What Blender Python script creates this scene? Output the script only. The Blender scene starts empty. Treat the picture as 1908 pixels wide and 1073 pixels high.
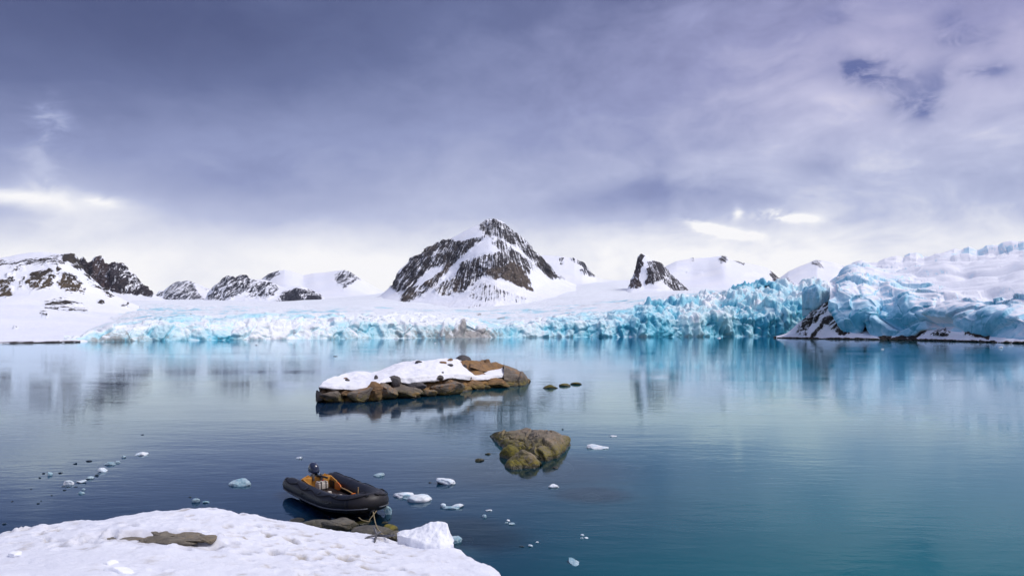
import bpy, bmesh, math, random
import numpy as np
from mathutils import Vector, Matrix
R = math.radians
scene = bpy.context.scene
C = scene.collection

# ------------------------------------------------------------------ camera
F, HV, H = 1362.0, 616.0, 5.4        # focal length in photo pixels, horizon row, eye height above the water
cd = bpy.data.cameras.new('camera')
cam = bpy.data.objects.new('camera', cd)
C.objects.link(cam)
cam.location = (0, 0, H)
cam.rotation_euler = (R(90), 0, 0)
cd.sensor_width = 36.0
cd.lens = F / 1908.0 * 36.0
cd.shift_y = (HV - 536.5) / 1908.0
cd.clip_start = 0.1
cd.clip_end = 60000
scene.camera = cam

# ------------------------------------------------------------------ render / exposure
scene.view_settings.view_transform = 'Standard'
scene.view_settings.look = 'None'
scene.view_settings.exposure = 0.0
scene.view_settings.gamma = 1.0
scene.render.engine = 'CYCLES'
scene.cycles.use_denoising = True
scene.cycles.max_bounces = 6
scene.cycles.diffuse_bounces = 3
scene.cycles.glossy_bounces = 3
scene.cycles.transmission_bounces = 4
scene.cycles.transparent_max_bounces = 6
scene.cycles.use_adaptive_sampling = True
scene.cycles.adaptive_threshold = 0.03
scene.cycles.caustics_reflective = False
scene.cycles.caustics_refractive = False

# ------------------------------------------------------------------ node helpers
class NT:
    def __init__(s, tree):
        s.t = tree; s.n = tree.nodes; s.l = tree.links
    def new(s, typ, **kw):
        n = s.n.new(typ)
        for k, v in kw.items(): setattr(n, k, v)
        return n
    def put(s, sock, v):
        if v is None: return
        if hasattr(v, 'is_output'): s.l.new(v, sock)
        elif isinstance(v, (tuple, list)):
            v = tuple(v)
            if sock.type == 'RGBA' and len(v) == 3: v = v + (1.0,)
            sock.default_value = v
        else: sock.default_value = v
    def m(s, op, a, b=None, c=None, clamp=False):
        n = s.new('ShaderNodeMath', operation=op, use_clamp=clamp)
        s.put(n.inputs[0], a); s.put(n.inputs[1], b); s.put(n.inputs[2], c)
        return n.outputs[0]
    def add(s, a, b): return s.m('ADD', a, b)
    def mul(s, a, b): return s.m('MULTIPLY', a, b)
    def sub(s, a, b): return s.m('SUBTRACT', a, b)
    def sm(s, x, a, b, to0=0.0, to1=1.0):
        n = s.new('ShaderNodeMapRange', interpolation_type='SMOOTHSTEP')
        s.put(n.inputs[0], x); n.inputs[1].default_value = a; n.inputs[2].default_value = b
        n.inputs[3].default_value = to0; n.inputs[4].default_value = to1
        return n.outputs[0]
    def mix(s, f, a, b):
        n = s.new('ShaderNodeMix', data_type='RGBA')
        s.put(n.inputs[0], f); s.put(n.inputs[6], a); s.put(n.inputs[7], b)
        return n.outputs[2]
    def noise(s, vec, scale, detail=4, rough=0.55, dist=0.0):
        n = s.new('ShaderNodeTexNoise')
        s.put(n.inputs['Vector'], vec); n.inputs['Scale'].default_value = scale
        n.inputs['Detail'].default_value = detail; n.inputs['Roughness'].default_value = rough
        n.inputs['Distortion'].default_value = dist
        return n.outputs['Fac']
    def voro(s, vec, scale, feature='F1', rnd=1.0):
        n = s.new('ShaderNodeTexVoronoi', feature=feature)
        s.put(n.inputs['Vector'], vec); n.inputs['Scale'].default_value = scale
        n.inputs['Randomness'].default_value = rnd
        return n
    def mapv(s, vec, loc=(0,0,0), rot=(0,0,0), scale=(1,1,1)):
        n = s.new('ShaderNodeMapping')
        s.put(n.inputs[0], vec); n.inputs[1].default_value = loc; n.inputs[2].default_value = rot; n.inputs[3].default_value = scale
        return n.outputs[0]
    def comb(s, x, y, z):
        n = s.new('ShaderNodeCombineXYZ'); s.put(n.inputs[0], x); s.put(n.inputs[1], y); s.put(n.inputs[2], z)
        return n.outputs[0]
    def sep(s, v):
        n = s.new('ShaderNodeSeparateXYZ'); s.put(n.inputs[0], v); return n.outputs
    def ramp(s, f, stops, interp='LINEAR'):
        n = s.new('ShaderNodeValToRGB'); n.color_ramp.interpolation = interp
        e = n.color_ramp.elements
        while len(e) < len(stops): e.new(0.5)
        for k, (p, c) in enumerate(stops): e[k].position = p; e[k].color = tuple(c) + (1.0,)
        s.put(n.inputs[0], f); return n.outputs[0]
    def bump(s, h, strength=0.3, dist=0.1, normal=None):
        n = s.new('ShaderNodeBump'); n.inputs['Strength'].default_value = strength; n.inputs['Distance'].default_value = dist
        s.put(n.inputs['Height'], h)
        if normal is not None: s.l.new(normal, n.inputs['Normal'])
        return n.outputs[0]
    def attr(s, name):
        return s.new('ShaderNodeAttribute', attribute_name=name).outputs['Fac']
    def pos(s): return s.new('ShaderNodeNewGeometry').outputs['Position']
    def nrm(s): return s.new('ShaderNodeNewGeometry').outputs['Normal']
    def obj(s): return s.new('ShaderNodeTexCoord').outputs['Object']

def material(name):
    m = bpy.data.materials.new(name); m.use_nodes = True
    m.node_tree.nodes.clear()
    t = NT(m.node_tree)
    out = t.new('ShaderNodeOutputMaterial')
    return m, t, out
def principled(t, out, color, rough=0.6, normal=None, spec=0.4, **kw):
    p = t.new('ShaderNodeBsdfPrincipled')
    t.put(p.inputs['Base Color'], color); t.put(p.inputs['Roughness'], rough)
    p.inputs['Specular IOR Level'].default_value = spec
    if normal is not None: t.l.new(normal, p.inputs['Normal'])
    for k, v in kw.items(): t.put(p.inputs[k], v)
    if out is not None: t.l.new(p.outputs[0], out.inputs[0])
    return p

# ------------------------------------------------------------------ sky
SUN_EL, SUN_AZ = R(55), R(95)        # azimuth from +Y towards +X: off to the right
world = bpy.data.worlds.new('World'); scene.world = world; world.use_nodes = True
world.node_tree.nodes.clear()
t = NT(world.node_tree)
wout = t.new('ShaderNodeOutputWorld')
sky = t.new('ShaderNodeTexSky', sky_type='NISHITA')
sky.sun_disc = False; sky.sun_elevation = SUN_EL; sky.sun_rotation = SUN_AZ; sky.air_density = 1.0; sky.dust_density = 0.3
dirv = t.new('ShaderNodeTexCoord').outputs['Generated']
dx, dy, dz = t.sep(dirv)
az = t.m('ARCTAN2', dx, dy)
el = t.m('ARCSINE', dz)
def pix(u, v):
    x = (u - 954) / F; z = (HV - v) / F
    return math.atan2(x, 1), math.atan2(z, math.hypot(1, x))
elp = t.m('MAXIMUM', el, 0.0)
zz = t.add(t.m('MAXIMUM', dz, 0.0), 0.42)
plane = t.comb(t.m('DIVIDE', dx, zz), t.m('DIVIDE', dy, zz), 0.0)
cn1 = t.noise(t.mapv(plane, (3.1, 1.7, 0), (0, 0, R(25)), (0.7, 1.0, 1)), 2.0, 6, 0.52, 0.6)
cn2 = t.noise(t.mapv(t.comb(az, elp, 0.0), (5.3, 2.2, 0), (0, 0, R(-28)), (1.0, 1.7, 1)), 4.0, 6, 0.55, 0.8)
cn3 = t.noise(t.mapv(t.comb(az, elp, 0.0), (1.3, 9.2, 0), (0, 0, R(-20)), (1.0, 1.9, 1)), 8.5, 6, 0.58, 0.6)
cn4 = t.noise(t.mapv(t.comb(az, elp, 0.0), (7.3, 3.2, 0), (0, 0, R(-18)), (1.0, 1.8, 1)), 22.0, 6, 0.62, 0.5)
# tone of the cloud deck by height: white under its far edge, dark violet-grey belly above it
az2 = t.m('MINIMUM', t.mul(az, az), 0.5)
elw = t.mul(t.add(el, t.mul(t.sub(cn2, 0.5), 0.04)), t.add(1.0, t.mul(az2, 0.62)))
base = t.new('ShaderNodeValToRGB')
stops = [(0.0, 0.99), (0.082, 0.985), (0.104, 0.97), (0.13, 0.86), (0.157, 0.73), (0.19, 0.63), (0.228, 0.53), (0.296, 0.37), (0.362, 0.24), (0.43, 0.14), (0.6, 0.25), (0.9, 0.48), (1.0, 0.52)]
e = base.color_ramp.elements
while len(e) < len(stops): e.new(0.5)
for k, (p, c) in enumerate(stops): e[k].position = p; e[k].color = (c, c, c, 1)
base.color_ramp.interpolation = 'LINEAR'
t.put(base.inputs[0], elw)
tone = t.sep(base.outputs[0])[0]
# the deck thins towards the right of the view
thin = t.sm(az, R(-16), R(34))
tone = t.add(tone, t.mul(t.mul(thin, 0.30), t.sm(el, 0.10, 0.30)))
tone = t.add(tone, t.mul(t.sub(cn1, 0.5), 0.24))
tone = t.add(tone, t.mul(t.sub(cn2, 0.5), 0.28))
tone = t.add(tone, t.mul(t.mul(t.sub(cn3, 0.5), 0.42), t.sm(az, R(-10), R(25), 0.3, 1.0)))
def blob(u, v, su, sv, amp, warp=0.05, tilt=0.0):
    global tone
    a0, e0 = pix(u, v)
    wa = t.add(t.sub(az, a0), t.mul(t.sub(cn3, 0.5), warp * 1.6))
    we = t.add(t.sub(el, e0), t.mul(t.sub(cn2, 0.5), warp))
    we = t.add(we, t.mul(wa, tilt))
    r2 = t.add(t.m('POWER', t.m('DIVIDE', wa, su / F), 2.0), t.m('POWER', t.m('DIVIDE', we, sv / F), 2.0))
    g_ = t.mul(t.m('EXPONENT', t.mul(r2, -1.0)), amp)
    return t.mul(g_, t.sm(cn4, .30, .62, .15, 1.25)) if su < 60 else g_
for (u, v, su, sv, amp, w, ti) in [(20, 365, 80, 14, .30, .05, 0), (95, 235, 18, 34, .20, .06, 0), (100, 310, 36, 60, .10, .08, 0), (190, 385, 110, 30, .14, .09, 0), (195, 372, 26, 10, .18, .03, 0),
        (1345, 428, 44, 8, .50, .06, .22), (1310, 416, 22, 7, .30, .05, .2), (1465, 402, 44, 8, .48, .06, .08), (1430, 394, 20, 8, .3, .05, .2), (1372, 394, 8, 11, .25, .03, 0),
        (330, 60, 330, 70, -.10, .1, 0), (420, 330, 160, 60, -.10, .1, 0), (1780, 100, 260, 120, .10, .1, 0), (1240, 375, 130, 26, -.14, .08, 0), (1130, 400, 150, 22, -.12, .06, 0)]:
    tone = t.add(tone, blob(u, v, su, sv, amp, w, ti))
tone = t.add(tone, t.mul(t.mul(t.sub(cn4, .5), .16), t.sm(az, R(-25), R(20), .35, 1.0)))
tone = t.m('MINIMUM', t.m('MAXIMUM', tone, 0.0), 1.0)
cloud = t.ramp(tone, [(0.0, (.078, .100, .225)), (0.25, (.142, .176, .345)), (0.5, (.29, .335, .56)), (0.72, (.50, .545, .75)), (0.88, (.78, .80, .90)), (1.0, (.98, .975, .995))])
# violet cast to the upper right
cloud = t.mix(t.mul(t.mul(thin, 0.45), t.sm(el, 0.15, 0.4)), cloud, t.mix(1.0, cloud, cloud))
vi = t.new('ShaderNodeMix', data_type='RGBA', blend_type='MULTIPLY')
t.put(vi.inputs[0], t.mul(thin, t.sm(el, 0.14, 0.36))); t.put(vi.inputs[6], cloud); t.put(vi.inputs[7], (1.12, .99, 1.0))
cloud = vi.outputs[2]
# gaps in the deck where the clear blue sky shows
hole = None
for (u, v, su, sv, amp) in [(1600, 128, 34, 16, 1.1), (1640, 150, 40, 14, .4), (1690, 190, 40, 30, .55), (1715, 215, 26, 14, .4), (1800, 70, 50, 18, .55), (1838, 136, 34, 12, .65), (1740, 150, 30, 30, .4), (1560, 30, 44, 16, .35), (1770, 40, 24, 14, .35), (1515, 318, 36, 20, .25), (1215, 362, 60, 18, .22)]:
    b = blob(u, v, su, sv, amp, 0.05, 0.12)
    hole = b if hole is None else t.add(hole, b)
hole = t.m('MINIMUM', t.mul(hole, 1.0), 0.82)
skyc = t.new('ShaderNodeMix', data_type='RGBA', blend_type='MULTIPLY')
skyc.inputs[0].default_value = 1.0
t.put(skyc.inputs[6], sky.outputs[0]); t.put(skyc.inputs[7], (.034, .034, .062))
final = t.mix(hole, cloud, skyc.outputs[2])
# below the horizon: the same far white light
bg = t.new('ShaderNodeBackground'); t.put(bg.inputs[0], final); bg.inputs[1].default_value = 1.0
t.l.new(bg.outputs[0], wout.inputs[0])
world.cycles.sampling_method = 'MANUAL'; world.cycles.sample_map_resolution = 512

sl = bpy.data.lights.new('sun', 'SUN'); sl.energy = 2.35; sl.angle = R(24); sl.color = (1.0, .965, .92)
sun = bpy.data.objects.new('sun', sl); C.objects.link(sun)
sd = Vector((math.sin(SUN_AZ) * math.cos(SUN_EL), math.cos(SUN_AZ) * math.cos(SUN_EL), math.sin(SUN_EL)))
sun.rotation_euler = sd.to_track_quat('Z', 'Y').to_euler()
sun.location = (0, -10, 40)

# ------------------------------------------------------------------ numpy noise
def _h(ix, iy, iz, s):
    h = (ix.astype(np.int64) * 374761393 + iy.astype(np.int64) * 668265263 + iz.astype(np.int64) * 2147483647 + s * 1274126177) & 0xffffffff
    h = ((h ^ (h >> 13)) * 1274126177) & 0xffffffff
    h = ((h ^ (h >> 16)) * 2246822519) & 0xffffffff
    return ((h ^ (h >> 15)) & 0xffffff) / 16777215.0
def perlin(p, seed=0):
    i = np.floor(p); f = p - i; w = f * f * f * (f * (f * 6 - 15) + 10)
    ix, iy, iz = i[..., 0], i[..., 1], i[..., 2]
    r = 0
    for a in (0, 1):
        for b in (0, 1):
            for c in (0, 1):
                h = _h(ix + a, iy + b, iz + c, seed) * 12
                k = np.minimum(h.astype(int), 11)
                u = np.where(k < 8, f[..., 0] - a, f[..., 1] - b)
                v = np.where(k < 4, f[..., 1] - b, np.where(k == 8, f[..., 0] - a, f[..., 2] - c))
                g = np.where(k & 1, -u, u) + np.where(k & 2, -v, v)
                ww = (w[..., 0] if a else 1 - w[..., 0]) * (w[..., 1] if b else 1 - w[..., 1]) * (w[..., 2] if c else 1 - w[..., 2])
                r = r + g * ww
    return r
def fbm(p, scale, oct=4, gain=0.5, seed=0, kind=''):
    p = np.asarray(p, float) / scale; r = 0; a = 1; tot = 0
    for o in range(oct):
        n = perlin(p, seed + o * 17)
        if kind == 'ridge': n = 1 - 2 * np.abs(n) * 1.4
        elif kind == 'billow': n = np.abs(n) * 2.4 - 0.6
        r = r + n * a; tot += a; a *= gain; p = p * 2.03 + 11.7
    return r / tot
def worley(p, scale, seed=0):
    """F1, F2 and the random number of the nearest cell"""
    p = np.asarray(p, float) / scale; i = np.floor(p)
    f1 = np.full(p.shape[:-1], 9.0); f2 = f1.copy(); cid = np.zeros_like(f1); vec = np.zeros_like(p)
    for a in (-1, 0, 1):
        for b in (-1, 0, 1):
            for c in (-1, 0, 1):
                q = i + np.array([a, b, c])
                jx = _h(q[..., 0], q[..., 1], q[..., 2], seed); jy = _h(q[..., 0], q[..., 1], q[..., 2], seed + 1); jz = _h(q[..., 0], q[..., 1], q[..., 2], seed + 2)
                d = np.sqrt((q[..., 0] + jx - p[..., 0]) ** 2 + (q[..., 1] + jy - p[..., 1]) ** 2 + (q[..., 2] + jz - p[..., 2]) ** 2)
                near = d < f1
                f2 = np.where(near, f1, np.minimum(f2, d))
                cid = np.where(near, _h(q[..., 0], q[..., 1], q[..., 2], seed + 3), cid)
                vec = np.where(near[..., None], p - np.stack([q[..., 0] + jx, q[..., 1] + jy, q[..., 2] + jz], -1), vec)
                f1 = np.where(near, d, f1)
    worley.vec = vec
    return f1, f2, cid
def facet(cid, amp):
    v = worley.vec; a = (cid * 7.13) % 1 - .5; b = (cid * 13.7) % 1 - .5
    return amp * (a * v[..., 0] + b * v[..., 2] + (a - b) * .6 * v[..., 1])
def sstep(x, a, b):
    q = np.clip((x - a) / (b - a), 0, 1); return q * q * (3 - 2 * q)

# ------------------------------------------------------------------ object helpers
def tag(o, label=None, cat=None, group=None, kind=None):
    if label: o['label'] = label
    if cat: o['category'] = cat
    if group: o['group'] = group
    if kind: o['kind'] = kind
    return o
def empty(name, loc=(0, 0, 0), rz=0.0):
    o = bpy.data.objects.new(name, None); C.objects.link(o)
    o.location = loc; o.rotation_euler = (0, 0, rz); o.empty_display_size = 0.2
    return o
def mesh_obj(name, verts, faces, mat, parent=None, smooth=True, attrs=None):
    if name in ('mountain', 'glacier', 'snowfield', 'ice_dome', 'rocky_shore', 'ice_tower'): verts = verts.copy(); verts[:, 2] = np.maximum(verts[:, 2], -1.5)
    me = bpy.data.meshes.new(name)
    me.from_pydata([tuple(v) for v in verts] if not isinstance(verts, np.ndarray) else verts.tolist(), [], faces if isinstance(faces, list) else faces.tolist())
    me.update()
    if smooth: me.polygons.foreach_set('use_smooth', [True] * len(me.polygons))
    for k, a in (attrs or {}).items():
        at = me.attributes.new(k, 'FLOAT', 'POINT'); at.data.foreach_set('value', np.asarray(a, np.float32).ravel())
    o = bpy.data.objects.new(name, me); C.objects.link(o)
    if mat: me.materials.append(mat)
    if parent is not None: o.parent = parent
    return o
def grid_faces(nt, nu, flip=False):
    i = np.arange(nt - 1)[:, None] * nu + np.arange(nu - 1)[None, :]
    i = i.ravel()
    q = np.stack([i, i + 1, i + nu + 1, i + nu], 1)
    return q[:, ::-1] if flip else q
def grid_normals(P):
    du = np.gradient(P, axis=1); dt = np.gradient(P, axis=0)
    n = np.cross(du, dt); n /= np.linalg.norm(n, axis=-1, keepdims=True) + 1e-9
    return n
def world_pt(u, v, D):
    return np.stack([(u - 954) / F * D, D, H + (HV - v) / F * D], -1)
def on_water(u, v, z=0.0):
    D = (H - z) * F / (v - HV)
    return ((u - 954) / F * D, D, z)
def shoreD(v): return H * F / (v - HV)
def usmooth(a, k):
    if k < 2: return a
    w = np.hanning(2 * k + 1); w /= w.sum()
    return np.convolve(np.pad(a, k, mode='edge'), w, mode='valid')
def row_eval(row, U, kv=0, kd=0):
    a = np.array(row, float)
    return usmooth(np.interp(U, a[:, 0], a[:, 1]), kv), usmooth(np.interp(U, a[:, 0], a[:, 2]), kd)
def relief(rows, u0, u1, nu, segs, back=None, smooth_t=0, su=.045, sharp=()):
    """surface through rows of surveyed points, each (bearing, elevation, distance); back = (further, drop) closes the far side"""
    U = np.linspace(u0, u1, nu)
    Pr = []
    for j, r in enumerate(rows):
        k = int(nu * su)
        v, D = row_eval(r, U, 0 if j == len(rows) - 1 or j in sharp else k, k); Pr.append(world_pt(U, v, D))
    if back:
        for bd, dr in back:
            q = Pr[len(rows) - 1].copy(); k = 1 + bd / q[:, 1]; q[:, 0] *= k; q[:, 1] += bd; q[:, 2] -= dr; Pr.append(q)
    L = []
    for k in range(len(Pr) - 1):
        n = segs[k]
        for j in range(n):
            L.append(Pr[k] * (1 - j / n) + Pr[k + 1] * (j / n))
    L.append(Pr[-1])
    P = np.array(L)
    for _ in range(smooth_t):
        Q = P.copy(); Q[1:-1] = (P[:-2] + 2 * P[1:-1] + P[2:]) / 4; P = Q
    return P
def pixels(P):
    return 954 + F * P[..., 0] / P[..., 1], HV - F * (P[..., 2] - H) / P[..., 1]
def poly_mask(u, v, poly, soft=4.0):
    a = np.array(poly, float); b = np.roll(a, -1, 0)
    ins = np.zeros(u.shape, bool); dmin = np.full(u.shape, 1e9)
    for (x0, y0), (x1, y1) in zip(a, b):
        c = ((y0 > v) != (y1 > v)) & (u < (x1 - x0) * (v - y0) / ((y1 - y0) if y1 != y0 else 1e-9) + x0)
        ins ^= c
        ex, ey = x1 - x0, y1 - y0; q = np.clip(((u - x0) * ex + (v - y0) * ey) / (ex * ex + ey * ey + 1e-9), 0, 1)
        dmin = np.minimum(dmin, np.hypot(u - x0 - q * ex, v - y0 - q * ey))
    sdv = np.where(ins, dmin, -dmin)
    return np.clip(0.5 + sdv / soft, 0, 1)

# ------------------------------------------------------------------ materials of the landscape
def mat_mountain(name, rockA, rockB, scale, shear=0.6):
    m, t, out = material(name)
    P = t.pos(); rock = t.attr('rock'); tint = t.attr('tint')
    q = t.mapv(P, (0, 0, 0), (0, R(40 * shear), 0), (1.0, 0.6, 0.42))
    n1 = t.noise(q, 1.0 / scale, 6, 0.62, 0.3)
    n2 = t.noise(P, 1.0 / (scale * .28), 5, 0.62, 0.2)
    n4 = t.noise(P, 1.0 / (scale * .1), 3, 0.6)
    fl = t.attr('fall'); zc_ = t.sep(P)[2]
    g1 = t.noise(t.comb(t.m('DIVIDE', fl, scale * .24), t.m('DIVIDE', zc_, scale * 2.0), 3.7), 1.0, 5, .62, .35)
    gate = t.sm(rock, .03, .3)
    val = t.add(rock, t.mul(gate, t.add(t.add(t.mul(t.sub(n1, 0.5), 1.2), t.mul(t.sub(g1, 0.5), 2.5)), t.add(t.mul(t.sub(n2, 0.5), 1.35), t.mul(t.sub(n4, .5), 1.0)))))
    fac = t.sm(val, 0.44, 0.54)
    n3 = t.noise(q, 1.0 / (scale * 0.5), 5, 0.6)
    rc = t.mix(t.m('MINIMUM', t.m('MAXIMUM', t.add(t.mul(t.sub(n3, .5), 1.6), tint), 0.0), 1.0), rockA, rockB)
    rc = t.mix(t.sm(n2, .42, .64), rc, t.mix(0.55, rc, (.008, .009, .014)))
    snow = t.mix(t.sm(t.noise(P, 1 / (scale * 4), 3), .35, .7), (.80, .83, .91), (.86, .875, .92))
    col = t.mix(fac, snow, rc)
    hgt = t.add(t.mul(fac, t.add(t.mul(n3, 1.2), n2)), t.mul(n1, .12))
    principled(t, out, col, t.mix(fac, (.6, .6, .6), (.85, .85, .85)), t.bump(hgt, 0.8, scale * .22), spec=.2)
    return m
M = {}
M['mt_near'] = mat_mountain('snowy rock near', (.050, .046, .044), (.130, .100, .066), 26)
M['mt_violet'] = mat_mountain('violet cliff', (.038, .036, .046), (.115, .085, .084), 26, .2)
M['mt_main'] = mat_mountain('peak rock', (.042, .042, .050), (.130, .106, .088), 24)
M['mt_far'] = mat_mountain('far rock with haze tint', (.036, .040, .058), (.075, .074, .090), 38)  # bluish haze of distance is mixed into these rock colours
M['mt_right'] = mat_mountain('right peaks rock', (.042, .041, .050), (.120, .096, .090), 24)
M['mt_head'] = mat_mountain('headland rock', (.022, .020, .018), (.085, .066, .045), 7)

def mat_ice(name, scale, deep=(.055, .38, .54), mid=(.26, .63, .77), pale=(.64, .82, .88), snowc=(.84, .88, .92), stria=1.0, bs=.14):
    m, t, out = material(name)
    P = t.pos(); b = t.attr('blue'); d = t.attr('dirt'); s = t.attr('snow')
    n1 = t.noise(t.mapv(P, (0, 0, 0), (0, 0, 0), (1, 1, .5)), 1 / scale, 6, .62, .4)
    n2 = t.noise(P, 1 / (scale * .22), 5, .62, .3)
    n3 = t.noise(t.mapv(P, (0, 0, 0), (0, R(12), 0), (1, 1, .12)), 1 / (scale * .16), 4, .6)
    bb = t.add(b, t.add(t.mul(t.sub(n1, .5), .9), t.mul(t.sub(n2, .5), .45)))
    if stria: bb = t.add(bb, t.mul(t.sub(n3, .5), .3 * stria))
    ice = t.ramp(bb, [(0.0, snowc), (.22, pale), (.52, tuple((a * .45 + c * .55) for a, c in zip(pale, mid))), (.75, mid), (1.0, deep)])
    sv = t.sm(t.add(s, t.add(t.mul(t.sub(n2, .5), .8), t.mul(t.sub(n1, .5), .7))), .42, .62)
    col = t.mix(sv, ice, snowc)
    dv = t.sm(t.add(d, t.add(t.mul(t.sub(n3, .5), .7), t.mul(t.sub(n2, .5), 1.1))), .40, .85)
    col = t.mix(t.mul(dv, .85), col, (.27, .25, .235))
    hgt = t.add(t.add(n1, t.mul(n2, .5)), t.mul(n3, .35 * stria))
    principled(t, out, col, .5, t.bump(hgt, .7, scale * bs), spec=.3)
    return m
M['ice_front'] = mat_ice('glacier ice', 16)
M['ice_dome'] = mat_ice('ice dome', 26, deep=(.08, .40, .57), mid=(.27, .61, .79), pale=(.60, .80, .92), snowc=(.85, .87, .93), stria=.5, bs=.05)

def mat_snow(name, scale=1.0, col=(.755, .775, .845), dirty=True):
    m, t, out = material(name)
    P = t.pos()
    n1 = t.noise(P, .5 / scale, 4, .6); n2 = t.noise(P, 3.0 / scale, 5, .65); n3 = t.noise(P, 14.0 / scale, 4, .6)
    c = t.mix(t.sm(n1, .35, .7), col, tuple(x * .96 for x in col))
    if dirty:
        d = t.attr('dirt')
        dv = t.m('MINIMUM', t.m('MAXIMUM', t.add(d, t.mul(t.mul(t.sub(n2, .5), 1.6), t.sm(d, .02, .3))), 0.0), 1.0)
        c = t.mix(dv, c, (.31, .265, .20))
        w = t.attr('wet')
        c = t.mix(w, c, (.70, .72, .80))
    h = t.add(t.add(t.mul(n1, .6), t.mul(n2, .5)), t.mul(n3, .22))
    principled(t, out, c, .55, t.bump(h, .5, .14 * scale), spec=.25)
    return m
M['snow_bank'] = mat_snow('old trampled snow')
M['snow_cap'] = mat_snow('clean snow', 1.6, (.88, .89, .94), False)
M['snow_block'] = mat_snow('packed snow', 1.0, (.87, .89, .94), False)

def mat_rock(name, a, b, c=(.20, .11, .04), ochre=.5, algae=.45, scale=1.0, algz=(.12, .75), acol=(.085, .078, .012)):
    m, t, out = material(name)
    P = t.pos(); x, y, z = t.sep(P)
    n1 = t.noise(P, .9 / scale, 5, .6, .5); n2 = t.noise(P, 5 / scale, 5, .62); n3 = t.noise(P, 24 / scale, 4, .6)
    st = t.noise(t.mapv(P, (0, 0, 0), (R(20), R(35), 0), (1, 1, 3.5)), 2.2 / scale, 4, .6, .6)
    col = t.mix(t.sm(t.add(t.mul(n1, .6), t.mul(st, .5)), .4, .72), a, b)
    col = t.mix(t.mul(t.sm(t.add(n1, t.mul(t.sub(n2, .5), .5)), .52, .62), ochre), col, c)
    col = t.mix(t.sm(n3, .35, .75), col, t.mix(.35, col, (.02, .018, .016)))
    cr = t.voro(t.mapv(P, (0, 0, 0), (R(15), R(25), 0), (1, 1, 1.6)), .75 / scale, 'DISTANCE_TO_EDGE').outputs['Distance']
    crk = t.sm(t.add(cr, t.mul(t.sub(n2, .5), .12)), 0.0, .05)
    up = t.sep(t.nrm())[2]
    zw = t.add(z, t.mul(t.sub(n1, .5), .9 * algz[1]))
    alg = t.mul(t.sm(zw, algz[0], algz[1], 1.0, 0.0), t.sm(n2, .28, .55))
    col = t.mix(t.mul(alg, algae), col, t.mix(t.sm(n2, .4, .65), acol, (.20, .165, .02)))
    # wet dark foot at the tide line
    wet = t.sm(t.add(z, t.mul(t.sub(n2, .5), .12)), 0.04, 0.20, 1.0, 0.0)
    col = t.mix(t.mul(wet, .8), col, (.012, .012, .008))
    h = t.add(t.add(t.mul(n1, .8), t.mul(n2, .45)), t.add(t.mul(n3, .12), t.mul(crk, .35)))
    h = t.add(h, t.mul(st, .5))
    rg = t.m('SUBTRACT', .82, t.mul(wet, .5))
    principled(t, out, col, rg, t.bump(h, .55, .22 * scale), spec=.35)
    return m
M['rock_isle'] = mat_rock('tide washed boulder', (.125, .105, .085), (.27, .225, .18), (.31, .165, .06), .75, .7, 1.3)
M['rock_ochre'] = mat_rock('ochre boulder', (.19, .115, .062), (.34, .20, .09), (.32, .17, .05), .6, .55, 1.3)
M['rock_grey'] = mat_rock('dark grey boulder', (.060, .058, .064), (.12, .11, .11), (.15, .10, .06), .25, .2, 1.0)
M['rock_skerry'] = mat_rock('algae covered skerry', (.155, .13, .095), (.31, .26, .20), (.25, .125, .03), .25, .95, .7, (.08, .80), (.095, .090, .012))
M['rock_shore'] = mat_rock('shore stone', (.085, .08, .07), (.17, .16, .135), (.15, .11, .06), .3, .35, .6, (.02, .25))
M['rock_moss'] = mat_rock('mossy stone', (.09, .085, .03), (.16, .15, .06), (.16, .13, .03), .5, .9, .5, (.1, 1.2))
M['rock_slab'] = mat_rock('bare slab', (.13, .115, .09), (.27, .24, .19), (.22, .16, .08), .4, 0, .5, (-9, -8))
M['rock_sub'] = mat_rock('drowned stone', (.20, .11, .08), (.30, .17, .12), (.30, .15, .08), .5, 0, .6, (-9, -8))

def plain(name, col, rough=.5, spec=.4, bumps=0.0, bscale=30, var=0.0, metal=0.0):
    m, t, out = material(name)
    o = t.obj(); n = t.noise(o, bscale, 4, .6)
    c = t.mix(t.mul(t.sm(n, .35, .7), var), col, tuple(x * .45 for x in col)) if var else col
    rv = t.add(rough - .08, t.mul(n, .16))
    principled(t, out, c, rv, t.bump(n, bumps, .01) if bumps else None, spec, Metallic=metal)
    return m
M['rubber'] = plain('black rubberised fabric', (.007, .009, .017), .5, .28, .12, 14, .5)
M['rubber_bow'] = plain('worn bow fabric', (.014, .012, .014), .5, .4, .12, 12, .6)
M['strake'] = plain('grey rubbing strake', (.10, .11, .13), .6)
M['ropeblack'] = plain('black rope', (.010, .010, .013), .8, .2, .3, 60)
M['orange'] = plain('orange painted transom', (.60, .285, .055), .55, .3, .2, 10, .45)
M['paddle_o'] = plain('orange plastic blade', (.70, .16, .012), .4, .4, .05, 8, .25)
M['wood'] = plain('pale wood', (.40, .25, .10), .6, .3, .2, 20, .35)
M['cowl'] = plain('navy cowling', (.012, .022, .060), .22, .6, 0, 4, .2)
M['motorblack'] = plain('black motor leg', (.012, .013, .016), .45, .4, .1, 12, .3)
M['stripe'] = plain('silver stripe', (.45, .48, .55), .35)
M['boxwhite'] = plain('white plastic', (.56, .52, .45), .5, .35, .1, 8, .25)
M['floor'] = plain('dark floorboards', (.045, .030, .024), .6, .3, .3, 12, .6)
M['greyboard'] = plain('grey bow board', (.115, .13, .17), .5, .35, .15, 6, .4)
M['metal'] = plain('grey galvanised iron', (.13, .13, .14), .5, .5, .3, 30, .6, .3)
M['rope'] = plain('beige rope', (.33, .27, .16), .85, .2, .4, 80, .4)
M['red'] = plain('red plastic', (.35, .05, .03), .5)

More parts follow.
